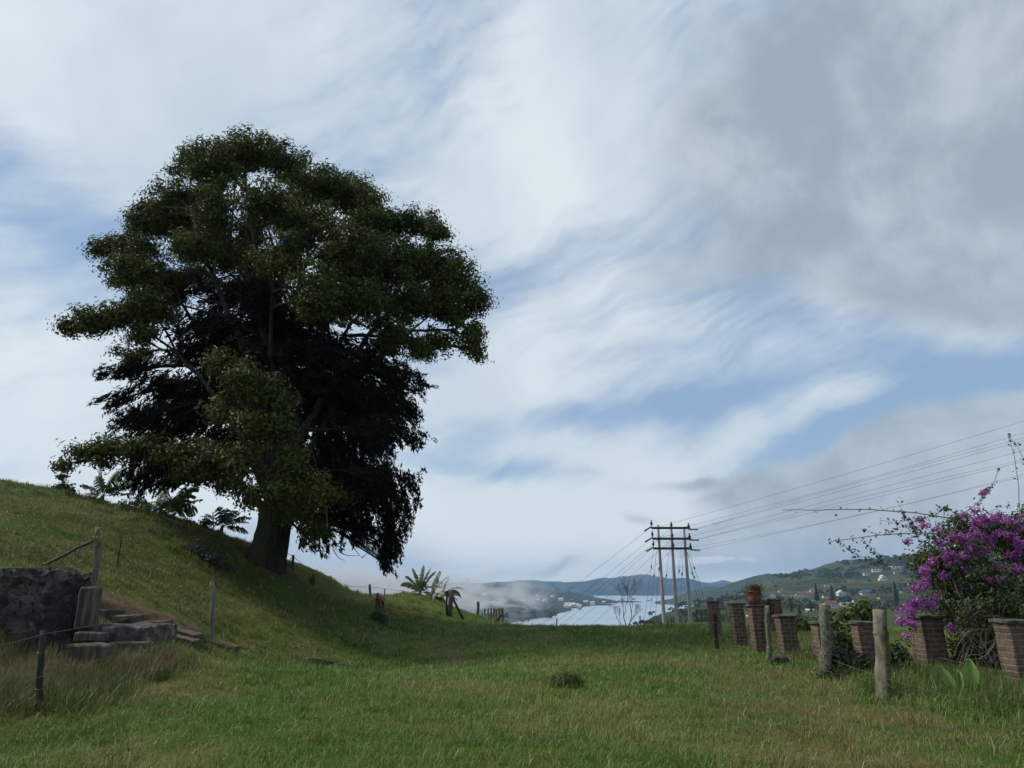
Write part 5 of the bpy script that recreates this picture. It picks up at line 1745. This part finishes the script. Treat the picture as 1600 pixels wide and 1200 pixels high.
# strain-insulator strings leading into the spans on both sides
for row in ends:
    for q, du in ((row[0], -10), (row[2], 10)):
        mb = MB()
        e = q + Vector((1.25, -.7, -.12) if du > 0 else (-1.0, 1.0, -.60))
        for k in range(6):
            c0 = q.lerp(e, k / 6) - pb_
            c1 = q.lerp(e, (k + .55) / 6) - pb_
            mb.tube([c0, c1], [.13, .13], 8)
        mb.tube([q - pb_, e - pb_], .04, 5)
        mb.build('insulator_string', m_ins, pyl)
for (u0, v0, u1, v1, f_) in [(1021, 860, 1004, 990, .2), (1026, 860, 1013, 990, .3), (1032, 860, 1022, 992, .22), (1046, 860, 1030, 992, .30), (1050, 860, 1064, 990, .22), (1064, 860, 1052, 990, .25), (1068, 860, 1060, 992, .28), (1076, 860, 1108, 960, .25), (1073, 862, 1104, 965, .35), (1074, 862, 1098, 972, .28)]:
    a, b = P(u0, v0, PD - .3), P(u1, v1, PD - 6 if u1 < u0 else PD + 8)
    b = a + (b - a) * 1.06
    mb = MB()
    mb.tube([a - pb_, b - pb_], .022, 4, cap=False)
    c = a.lerp(b, f_) - pb_
    d = (b - a).normalized()
    mb.tube([c - d * .3, c, c + d * .3], [.06, .13, .06], 6)
    mb.build('guy_wire', m_cable, pyl)

# the conductors: nine to the right, passing overhead, and six away across the lake
plan_dir = Vector((1.0, -.62, 0)).normalized()


def span_right(q, pix):
    """conductor leaving q along plan_dir; heights read off at photo points"""
    S, Z = [0.0], [q.z]
    for (u, v) in pix:
        d = ray(u, v)
        # q.xy + s*plan = t*(d.x, 1)
        den = plan_dir.x - d.x * plan_dir.y
        s = (d.x * q.y - q.x) / den
        Y = q.y + s * plan_dir.y
        S.append(s)
        Z.append(EYE + d.z * Y)
    c = np.polyfit(S, Z, 2)
    smax = S[-1] * 1.25
    return [Vector((q.x + plan_dir.x * s, q.y + plan_dir.y * s, float(np.polyval(c, s)))) for s in np.linspace(0, smax, 40)]


names = [('top', 'back'), ('top', 'middle'), ('top', 'front'), ('centre', 'back'), ('centre', 'middle'), ('centre', 'front'), ('lowest', 'back'), ('lowest', 'middle'), ('lowest', 'front')]
vR = [(775.5, 658), (790, 676), (794, 684), (797, 688), (807, 704), (814, 718), (817, 721), (834, 741), (836.5, 744.5)]
k_ = 0
for r_i, row in enumerate(ends):
    for c_i, q in enumerate(row):
        pts = span_right(q + Vector((.4, -.5, -.2)), [(1200, vR[k_][0]), (1600, vR[k_][1])])
        mb = MB()
        mb.tube([p - pts[0] for p in pts], .015, 5, cap=False)
        o = mb.build('power_line', m_cable, None, pts[0])
        tag(o, 'power line to the right from the %s crossarm, %s strand of its three' % (('top', 'middle', 'lowest')[r_i], ('upper', 'middle', 'lower')[c_i]), 'power line', 'power lines overhead')
        k_ += 1
for r_i, row in enumerate(ends):
    for c_i, q in enumerate((row[0], row[1])):
        tip = P(700 + 26 * r_i + 60 * c_i, 1000 + 8 * r_i, 900)
        pts = [q.lerp(tip, t) - Vector((0, 0, 26 * 4 * t * (1 - t) * .5)) for t in np.linspace(0, 1, 40) ** 1.5]
        mb = MB()
        mb.tube([p - pts[0] for p in pts], list(np.linspace(.017, .06, 40)), 5, cap=False)
        o = mb.build('power_line', m_cable, None, pts[0])
        tag(o, 'power line descending left to the lake from the %s of the %s crossarm' % (('left end', 'middle')[c_i], ('top', 'middle', 'lowest')[r_i]), 'power line', 'power lines overhead')

# ------------------------------------------------------------------ calf
cb_ = on_ground(590, 956, 25, 60)
calf = empty('calf', cb_, 'brown calf with a pale muzzle facing us beside the dark post', 'calf', rz=.10)
m_calf, g = new_mat('calf hide')
oc = obj_co(g)
so = g.n('ShaderNodeSeparateXYZ')
g.put(so.inputs[0], oc)
n_ = g.noise(oc, 6, 5, .6)
col = g.mix(g.step(n_, .35, .65), (0.125, 0.064, 0.038), (0.19, 0.105, 0.062))
col = g.mix(g.step(so.outputs[2], .10, .42, 1, 0), col, (0.05, 0.032, 0.024))
col = g.mix(g.step(so.outputs[2], .02, .10, 1, 0), col, (0.22, 0.18, 0.14))
out_bsdf(g, col, .8, g.noise(oc, 60, 4, .6), .01, .2)
m_muz = mat_rough('dark muzzle', (0.035, 0.025, 0.022), (0.06, 0.045, 0.04), 20, .6, 0)
m_horn = mat_rough('calf ear hide', (0.08, 0.045, 0.03), (0.12, 0.07, 0.045), 12, .8, 0)
S = .80
bodyb = MB()


def T(pts, rad, n=14, sq=1.0):
    bodyb.tube([Vector(p) * S for p in pts], [r * S for r in rad], n, squash=sq)


# the camera is at -y: trunk runs back along +y, slightly to the right
T([(0, -.05, .56), (.02, .05, .58), (.04, .30, .58), (.07, .55, .59), (.09, .74, .60), (.10, .84, .58)], [.06, .165, .19, .185, .165, .06], 16)
T([(0, .10, .62), (-.01, -.08, .70), (-.02, -.20, .79)], [.14, .105, .09])                                # neck
T([(-.02, -.16, .86), (-.02, -.22, .83), (-.02, -.30, .73), (-.02, -.355, .61), (-.02, -.37, .565)], [.05, .088, .082, .058, .04], 14)   # head, held low
for (x, y, fw) in ((-.085, .02, 1), (.085, .05, 1)):                                                      # forelegs
    T([(x * .8, y + .03, .60), (x, y, .42), (x, y - .01, .27), (x, y, .12), (x, y - .02, .03), (x, y - .03, 0)], [.085, .062, .045, .03, .036, .04], 10)
for (x, y) in ((-.02, .68), (.20, .72)):                                                                  # hind legs: stifle forward, hock back
    T([(x, y, .60), (x, y - .08, .44), (x, y + .07, .29), (x, y + .03, .13), (x, y + .01, .03), (x, y, 0)], [.11, .085, .045, .032, .036, .04], 10)
o = bodyb.build('body', m_calf, calf)
rm = o.modifiers.new('Remesh', 'REMESH')
rm.mode = 'VOXEL'
rm.voxel_size = .016
rm.use_smooth_shade = True
smo = o.modifiers.new('Smooth', 'SMOOTH')
smo.iterations = 4
for s in (-1, 1):
    mb = MB()
    a = Vector((-.02 + s * .075, -.19, .845)) * S
    mb.tube([a, a + Vector((s * .06, .0, .008)), a + Vector((s * .115, -.005, -.012)), a + Vector((s * .155, -.005, -.035))], [.018, .036, .03, .006], 8, squash=.45)
    mb.build('ear', m_horn, calf)
    mb = MB()
    e = Vector((-.02 + s * .066, -.265, .775)) * S
    mb.tube([e + Vector((0, .012, 0)), e, e + Vector((s * .006, -.012, 0))], [.012, .017, .006], 8)
    mb.build('eye', m_muz, calf)
mb = MB()
mb.tube([Vector((-.02, -.352, .605)) * S, Vector((-.02, -.385, .582)) * S, Vector((-.02, -.40, .565)) * S], [.054, .05, .028], 12)
mb.build('muzzle', m_muz, calf)
mb = MB()
mb.tube([Vector((.11, .84, .62)) * S, Vector((.12, .90, .50)) * S, Vector((.12, .90, .30)) * S], [.022, .014, .02], 7)
mb.build('tail', m_calf, calf)

# ------------------------------------------------------------------ houses and trees over the valley
def flat_mat(name, c, rough=.8):
    return mat_rough(name, tuple(x * .88 for x in c), c, .4, rough, 0)


m_white_w = flat_mat('white render', (.62, .61, .58))
m_cream = flat_mat('cream render', (.52, .46, .36))
m_orange = flat_mat('orange render', (.40, .21, .12))
m_roof_red = flat_mat('red tile', (.16, .05, .045))
m_roof_dark = flat_mat('dark tile', (.05, .04, .04))
m_roof_blue = flat_mat('blue sheet roof', (.045, .085, .22))
m_roof_brown = flat_mat('brown tile', (.15, .095, .07))
m_roof_white = flat_mat('pale flat roof', (.48, .47, .45))
m_win = flat_mat('dark window', (.03, .035, .04), .3)


def house(pos, w, h, roof, wall_m, roof_m, label, rz=0.0, d=None, group='houses on the hillside', wings=0, wins=3, posts=False, cat='house'):
    d = d or w * .7
    root = empty('house', pos, label, cat, group, rz)
    mb = MB()
    mb.box((0, 0, h / 2 - 2), (w, d, h + 4))
    if wings:
        mb.box((-w * .72, 0, h * .28 - 2), (w * .46, d * .8, h * .56 + 4))
        mb.box((w * .72, 0, h * .25 - 2), (w * .46, d * .8, h * .5 + 4))
    if roof == 'gable':
        rh = w * .34
        mb.add([(-w / 2, -d / 2, h), (w / 2, -d / 2, h), (0, -d / 2, h + rh), (-w / 2, d / 2, h), (w / 2, d / 2, h), (0, d / 2, h + rh)], [(0, 1, 2), (3, 5, 4)], 0, False)
    mb.build('wall', wall_m, root)
    mb = MB()
    if roof == 'gable':
        rh, e = w * .34, .5
        for s in (-1, 1):
            mb.add([(s * (w / 2 + e), -d / 2 - e, h - .3), (0, -d / 2 - e, h + rh + .05), (0, d / 2 + e, h + rh + .05), (s * (w / 2 + e), d / 2 + e, h - .3),
                    (s * (w / 2 + e), -d / 2 - e, h - .05), (0, -d / 2 - e, h + rh + .3), (0, d / 2 + e, h + rh + .3), (s * (w / 2 + e), d / 2 + e, h - .05)],
                   [(0, 1, 2, 3), (4, 7, 6, 5), (0, 4, 5, 1), (2, 6, 7, 3), (0, 3, 7, 4)], 0, False)
    elif roof == 'side':
        rh, e = d * .30, .6
        for s in (-1, 1):
            mb.add([(-w / 2 - e, s * (d / 2 + e), h - .1), (w / 2 + e, s * (d / 2 + e), h - .1), (w / 2 + e, 0, h + rh), (-w / 2 - e, 0, h + rh),
                    (-w / 2 - e, s * (d / 2 + e), h + .2), (w / 2 + e, s * (d / 2 + e), h + .2), (w / 2 + e, 0, h + rh + .3), (-w / 2 - e, 0, h + rh + .3)],
                   [(0, 1, 2, 3), (4, 7, 6, 5), (0, 4, 5, 1), (1, 5, 6, 2), (0, 3, 7, 4)], 0, False)
    elif roof == 'hip':
        rh, e = h * .75, 1.2
        mb.add([(-w / 2 - e, -d / 2 - e, h), (w / 2 + e, -d / 2 - e, h), (w / 2 + e, d / 2 + e, h), (-w / 2 - e, d / 2 + e, h), (-w * .18, 0, h + rh), (w * .18, 0, h + rh)],
               [(0, 1, 5, 4), (1, 2, 5), (2, 3, 4, 5), (3, 0, 4), (0, 3, 2, 1)], 0, False)
    else:
        mb.box((0, 0, h + .2), (w + .6, d + .6, .4))
    mb.build('roof', roof_m, root)
    for i in range(wins):
        mb = MB()
        x = (i + .5) / wins * w - w / 2
        mb.box((x, -d / 2 - .03, h * .5), (w / wins * .42, .12, h * .38))
        mb.build('window', m_win, root)
    return root


HS = [  # u, v of the foot, width px, height px, roof, wall, roof material, label
    (1355, 929, 19, 4.5, 'hip', m_white_w, m_roof_blue, 'white house under a wide blue hipped roof'),
    (1314, 931, 11, 4.5, 'gable', m_white_w, m_roof_white, 'small white house with a steep gable facing us'),
    (1297, 949, 17, 7, 'side', m_white_w, m_roof_red, 'two-storey white house with a dark red roof behind the lichen post'),
    (1320, 946, 14, 4.5, 'flat', m_white_w, m_roof_white, 'long flat-roofed white house right of the red-roofed one'),
    (1384, 936, 19, 3.6, 'side', m_orange, m_roof_dark, 'long orange house with a dark roof by the bougainvillea'),
    (1290, 934, 8, 4, 'side', m_white_w, m_roof_dark, 'small white house above the lichen post'),
    (1271, 938, 6, 3, 'side', m_white_w, m_roof_dark, 'tiny grey-roofed house between two dark conifers'),
    (1265, 957, 9, 3, 'side', m_white_w, m_roof_white, 'lowest white bungalow in the trees above the low red pillar'),
    (1263, 932, 12, 5, 'side', m_cream, m_roof_brown, 'cream house at the right end of the central row'),
    (1251, 932, 13, 4.5, 'side', m_white_w, m_roof_red, 'white house with a reddish roof in the central row'),
    (1241, 934, 9, 3.5, 'flat', m_cream, m_roof_white, 'low cream house at the left end of the central row'),
    (1271, 925, 9, 3.6, 'side', m_white_w, m_roof_brown, 'pale house right above the central row'),
    (1260, 920, 8, 2.6, 'flat', m_cream, m_roof_brown, 'small cream house alone on reddish ground'),
    (1294, 917, 11, 2.8, 'flat', m_cream, m_roof_white, 'flat cream house in the middle of the slope'),
    (1242, 923, 8, 2.6, 'side', m_white_w, m_roof_dark, 'grey-roofed house left of the reddish bank'),
    (1354, 899, 8, 3.8, 'flat', m_white_w, m_roof_white, 'small white cube house left of the highest pair'),
    (1370, 894, 12, 5, 'flat', m_white_w, m_roof_white, 'bright white boxy house high on the slope'),
    (1403, 888, 19, 3.6, 'flat', m_white_w, m_roof_white, 'long white house highest on the hillside'),
    (1400, 896, 5, 2.4, 'flat', m_cream, m_roof_white, 'tiny cream hut below the highest long house'),
    (1338, 941, 11, 3.6, 'side', m_white_w, m_roof_dark, 'white house under a dark roof left of the blue one'),
    (1227, 931, 8, 2.6, 'side', m_white_w, m_roof_dark, 'small dark-roofed house above the back-row pillar'),
    (1221, 925, 7, 3, 'side', m_cream, m_roof_brown, 'pale house on the left edge of the village'),
    (1207, 933, 8, 4, 'gable', m_white_w, m_roof_dark, 'grey gabled house immediately right of the terracotta pot'),
    (1205, 963, 7, 4, 'side', m_white_w, m_roof_white, 'white house showing between the potted and back-row pillars'),
    (1171, 966, 6, 3, 'side', m_white_w, m_roof_white, 'white house low between two slim pillars'),
    (1409, 926, 3, 2.5, 'flat', m_white_w, m_roof_white, 'tiny white hut in the trees above the orange house'),
]
for i, (u, v, w, h, rf, wm, rm_, lab) in enumerate(HS):
    p = on_sheet(V_right, u, v)
    k_ = p.y / F * 1.04
    house(p, w * k_, h * k_ * .8, rf, wm, rm_, lab, rz=random.uniform(-.35, .1), wins=max(2, int(w / 4)))
p = on_sheet(V_right, 1379, 907)
k_ = p.y / F * 1.04
house(p, 6 * k_, 5.5 * k_, 'gable', m_white_w, m_roof_white, 'white villa with a tall middle and two low wings', wings=1, d=7 * k_, wins=2)

TOWN = []
for i in range(34):
    f_ = random.random()
    if i < 8:
        u, v = 700 + random.random() * 62, 929 + random.random() * 5
    elif i < 24:
        u = 818 + random.random() * 140
        v = 929 + (u - 818) / 140 * 8 + random.random() * 12
    else:
        u, v = 868 + random.random() * 44, 946 + random.random() * 5
    TOWN.append((u, v))
for i, (u, v) in enumerate(TOWN):
    p = on_sheet(V_pen, u, v)
    wdt = random.uniform(11, 22)
    house(p, wdt, random.uniform(5, 8), 'side', random.choice([m_white_w, m_white_w, m_cream]), random.choice([m_roof_white, m_roof_brown, m_roof_white]), 'tiny pale building of the misty lakeside town', random.uniform(-.5, .5), wins=0, group='buildings of the misty lakeside town', cat='building')

# dark conifers standing over the village
m_pine = mat_leaf('dark pine needles', [(0.010, 0.020, 0.012), (0.022, 0.034, 0.018)], .7, .05, .2)


def pine(pos, h, w, label, seed):
    root = empty('pine_tree', pos, label, 'tree', 'dark conifers over the village')
    mb = MB()
    mb.tube([Vector((0, 0, -2)), Vector((0, 0, h * .5)), Vector((0, 0, h))], [h * .022, h * .015, h * .003], 7)
    mb.build('trunk', m_bark2, root)
    nl = 2200
    z = rng.random(nl) ** 1.25
    rad = (1 - z) ** .75 * w * .5 * (.62 + .38 * np.abs(np.sin(z * 24 + seed))) * rng.uniform(.35, 1.0, nl)
    a = rng.uniform(0, 6.28, nl)
    c = np.stack([np.cos(a) * rad, np.sin(a) * rad, (z * .9 + .08) * h - rad * .12], 1)
    nr = np.stack([np.cos(a) * .4, np.sin(a) * .4, np.full(nl, .9)], 1) + rng.normal(size=(nl, 3)) * .4
    link('crown', leaf_mesh('crown', c, nr, rng.uniform(.05, .10, nl) * h * .8, .35, .1, np.stack([np.cos(a), np.sin(a), np.full(nl, -.3)], 1)), m_pine, root)


for i, (u, v, hp, wp, lab) in enumerate([(1277, 940, 26, 9, 'broad dark conifer above the central row of houses'), (1301, 939, 23, 12, 'bushy dark conifer left of the small gabled house'), (1237, 957, 19, 6, 'slim conifer standing over the low red pillar'),
                                         (1268, 957, 18, 7, 'dark conifer over the lowest bungalow'), (1332.5, 931, 10, 5, 'small cone-shaped conifer left of the blue roof'), (1402, 946, 34, 9, 'tallest conifer, in the trees near the bougainvillea'),
                                         (1160, 927, 10, 3, 'tiny conifer alone on the left ridge line'), (1136, 932, 8, 4, 'rounded conifer where the hillside meets the headland'), (1412, 934, 20, 7, 'conifer behind the leftmost purple blossoms'), (1250, 962, 16, 8, 'dark conifer beside the back-row pillar')]):
    p = on_sheet(V_right, u, v)
    k_ = p.y / F * 1.04
    pine(p, hp * k_, wp * k_, lab, i)

# shrubs, hedges and woods of the far slopes: past counting
m_wood = mat_leaf('far woods', [(0.020, 0.036, 0.014), (0.042, 0.058, 0.022), (0.06, 0.06, 0.03)], .7, .05, .01)


def woods(name, V, n, size, mask_scale, thr, mat, label, seed, vmin=0, vmax=9999, umin=-9999, umax=9999, cards=46, spots=()):
    nv_, nu_ = V.shape[:2]
    C_, N_, L_ = [], [], []
    uu, vv = project(V)
    ok = (vv > vmin) & (vv < vmax) & (uu > umin) & (uu < umax)
    nz = fbm(V[..., 0] * mask_scale, V[..., 1] * mask_scale, 4, seed)
    # hedgerows: thin bands of another noise
    hd = np.abs(fbm(V[..., 0] * mask_scale * .7, V[..., 1] * mask_scale * .7, 3, seed + 7)) < .035
    w = ok * (np.clip((nz - thr) * 5, 0.02, 1) + hd * 1.2) * 1e6 / np.maximum(V[..., 1], 1) ** 1.6
    w[0] = w[-1] = 0
    w = w.ravel() / w.sum()
    idx = rng.choice(len(w), n, p=w)
    base = V.reshape(-1, 3)[idx]
    jit = 4.0
    hx = np.array([(h_[0], h_[1]) for h_ in HS] + [(1379, 907)])
    for b in list(base) + [np.array(s) for s in spots]:
        pu, pv_ = project(b[None])
        if len(V) == len(V_right) and (((np.abs(hx[:, 0] - pu) < 13) & (pv_ - hx[:, 1] > -3) & (pv_ - hx[:, 1] < 9)).any()):
            continue
        s = size * rng.uniform(.5, 1.5) * min(1, max(.3, b[1] / 900))
        c = b + np.array([rng.normal(0, jit), rng.normal(0, jit), s * .42])
        d = rng.normal(size=(cards, 3))
        d /= np.linalg.norm(d, axis=1, keepdims=True)
        d[:, 2] = np.abs(d[:, 2]) * 1.1 - .25
        C_.append(c + d * rng.uniform(.5, 1, (cards, 1)) * np.array([.55, .55, .48]) * s)
        N_.append(d + np.array([0, 0, .4]) + rng.normal(size=(cards, 3)) * .4)
        L_.append(np.full(cards, s * .34))
    C_, N_, L_ = np.concatenate(C_), np.concatenate(N_), np.concatenate(L_)
    o = link(name, leaf_mesh(name, C_, N_, L_ * rng.uniform(.7, 1.3, len(L_)), .7), mat)
    tag(o, label, kind='stuff')


sp_ = [on_sheet(V_right, u, v) for u, v in [(1022, 957), (1028, 955), (1034, 955), (1041, 953), (1048, 953), (1018, 960), (1055, 951), (1066, 950), (1076, 948)]]
woods('hillside_bushes', V_right, 850, 6.0, .006, .12, m_wood, 'scattered bushes and hedges of the green hillside', 3, 905, 985, cards=44, spots=sp_)
woods('upper_woods', V_right, 900, 11.0, .004, .05, m_wood, 'dark woods along the upper hillside', 5, 862, 905, cards=34)
woods('peninsula_woods', V_pen, 500, 12.0, .003, -.1, m_wood, 'woods of the misty lakeside hill', 8, cards=26)

# ------------------------------------------------------------------ drifting mist on the lakeside hill
m_mist, g = new_mat('drifting mist')
co = pos_co(g)
gc = g.n('ShaderNodeTexCoord').outputs['Generated']
n1 = g.noise(g.v('MULTIPLY', co, (.0105, .0050, .020)), 1.0, 6, .6, dist=.8)
sg = g.n('ShaderNodeSeparateXYZ')
g.put(sg.inputs[0], gc)
fx = g.m('MULTIPLY', g.step(sg.outputs[0], 0, .12), g.step(sg.outputs[0], .50, .92, 1, 0))
fy = g.m('MULTIPLY', g.step(sg.outputs[1], 0, .15), g.step(sg.outputs[1], .8, 1, 1, 0))
fz = g.step(sg.outputs[2], .25, 1.0, 1, 0)
lift = g.m('MULTIPLY', g.m('MULTIPLY', fx, fy), fz)
left = g.step(sg.outputs[0], .02, .5, .22, 0.0)
den = g.m('MULTIPLY', g.step(g.m('ADD', g.m('ADD', n1, left), g.m('MULTIPLY', lift, .12)), .56, .70), lift)
pv = g.n('ShaderNodeVolumePrincipled')
pv.inputs['Color'].default_value = (.95, .97, 1, 1)
g.put(pv.inputs['Density'], g.m('MULTIPLY', den, .017))
o_ = g.n('ShaderNodeOutputMaterial')
g.nt.links.new(pv.outputs[0], o_.inputs['Volume'])
a, b = P(470, 990, 1500), P(890, 990, 1500)
mb = MB()
mb.box(((a.x + b.x) / 2, 1850, -8), (b.x - a.x + 120, 1000, 146), -.12)
o = mb.build('mist', m_mist)
tag(o, 'drifting white mist over the lakeside town', kind='stuff')
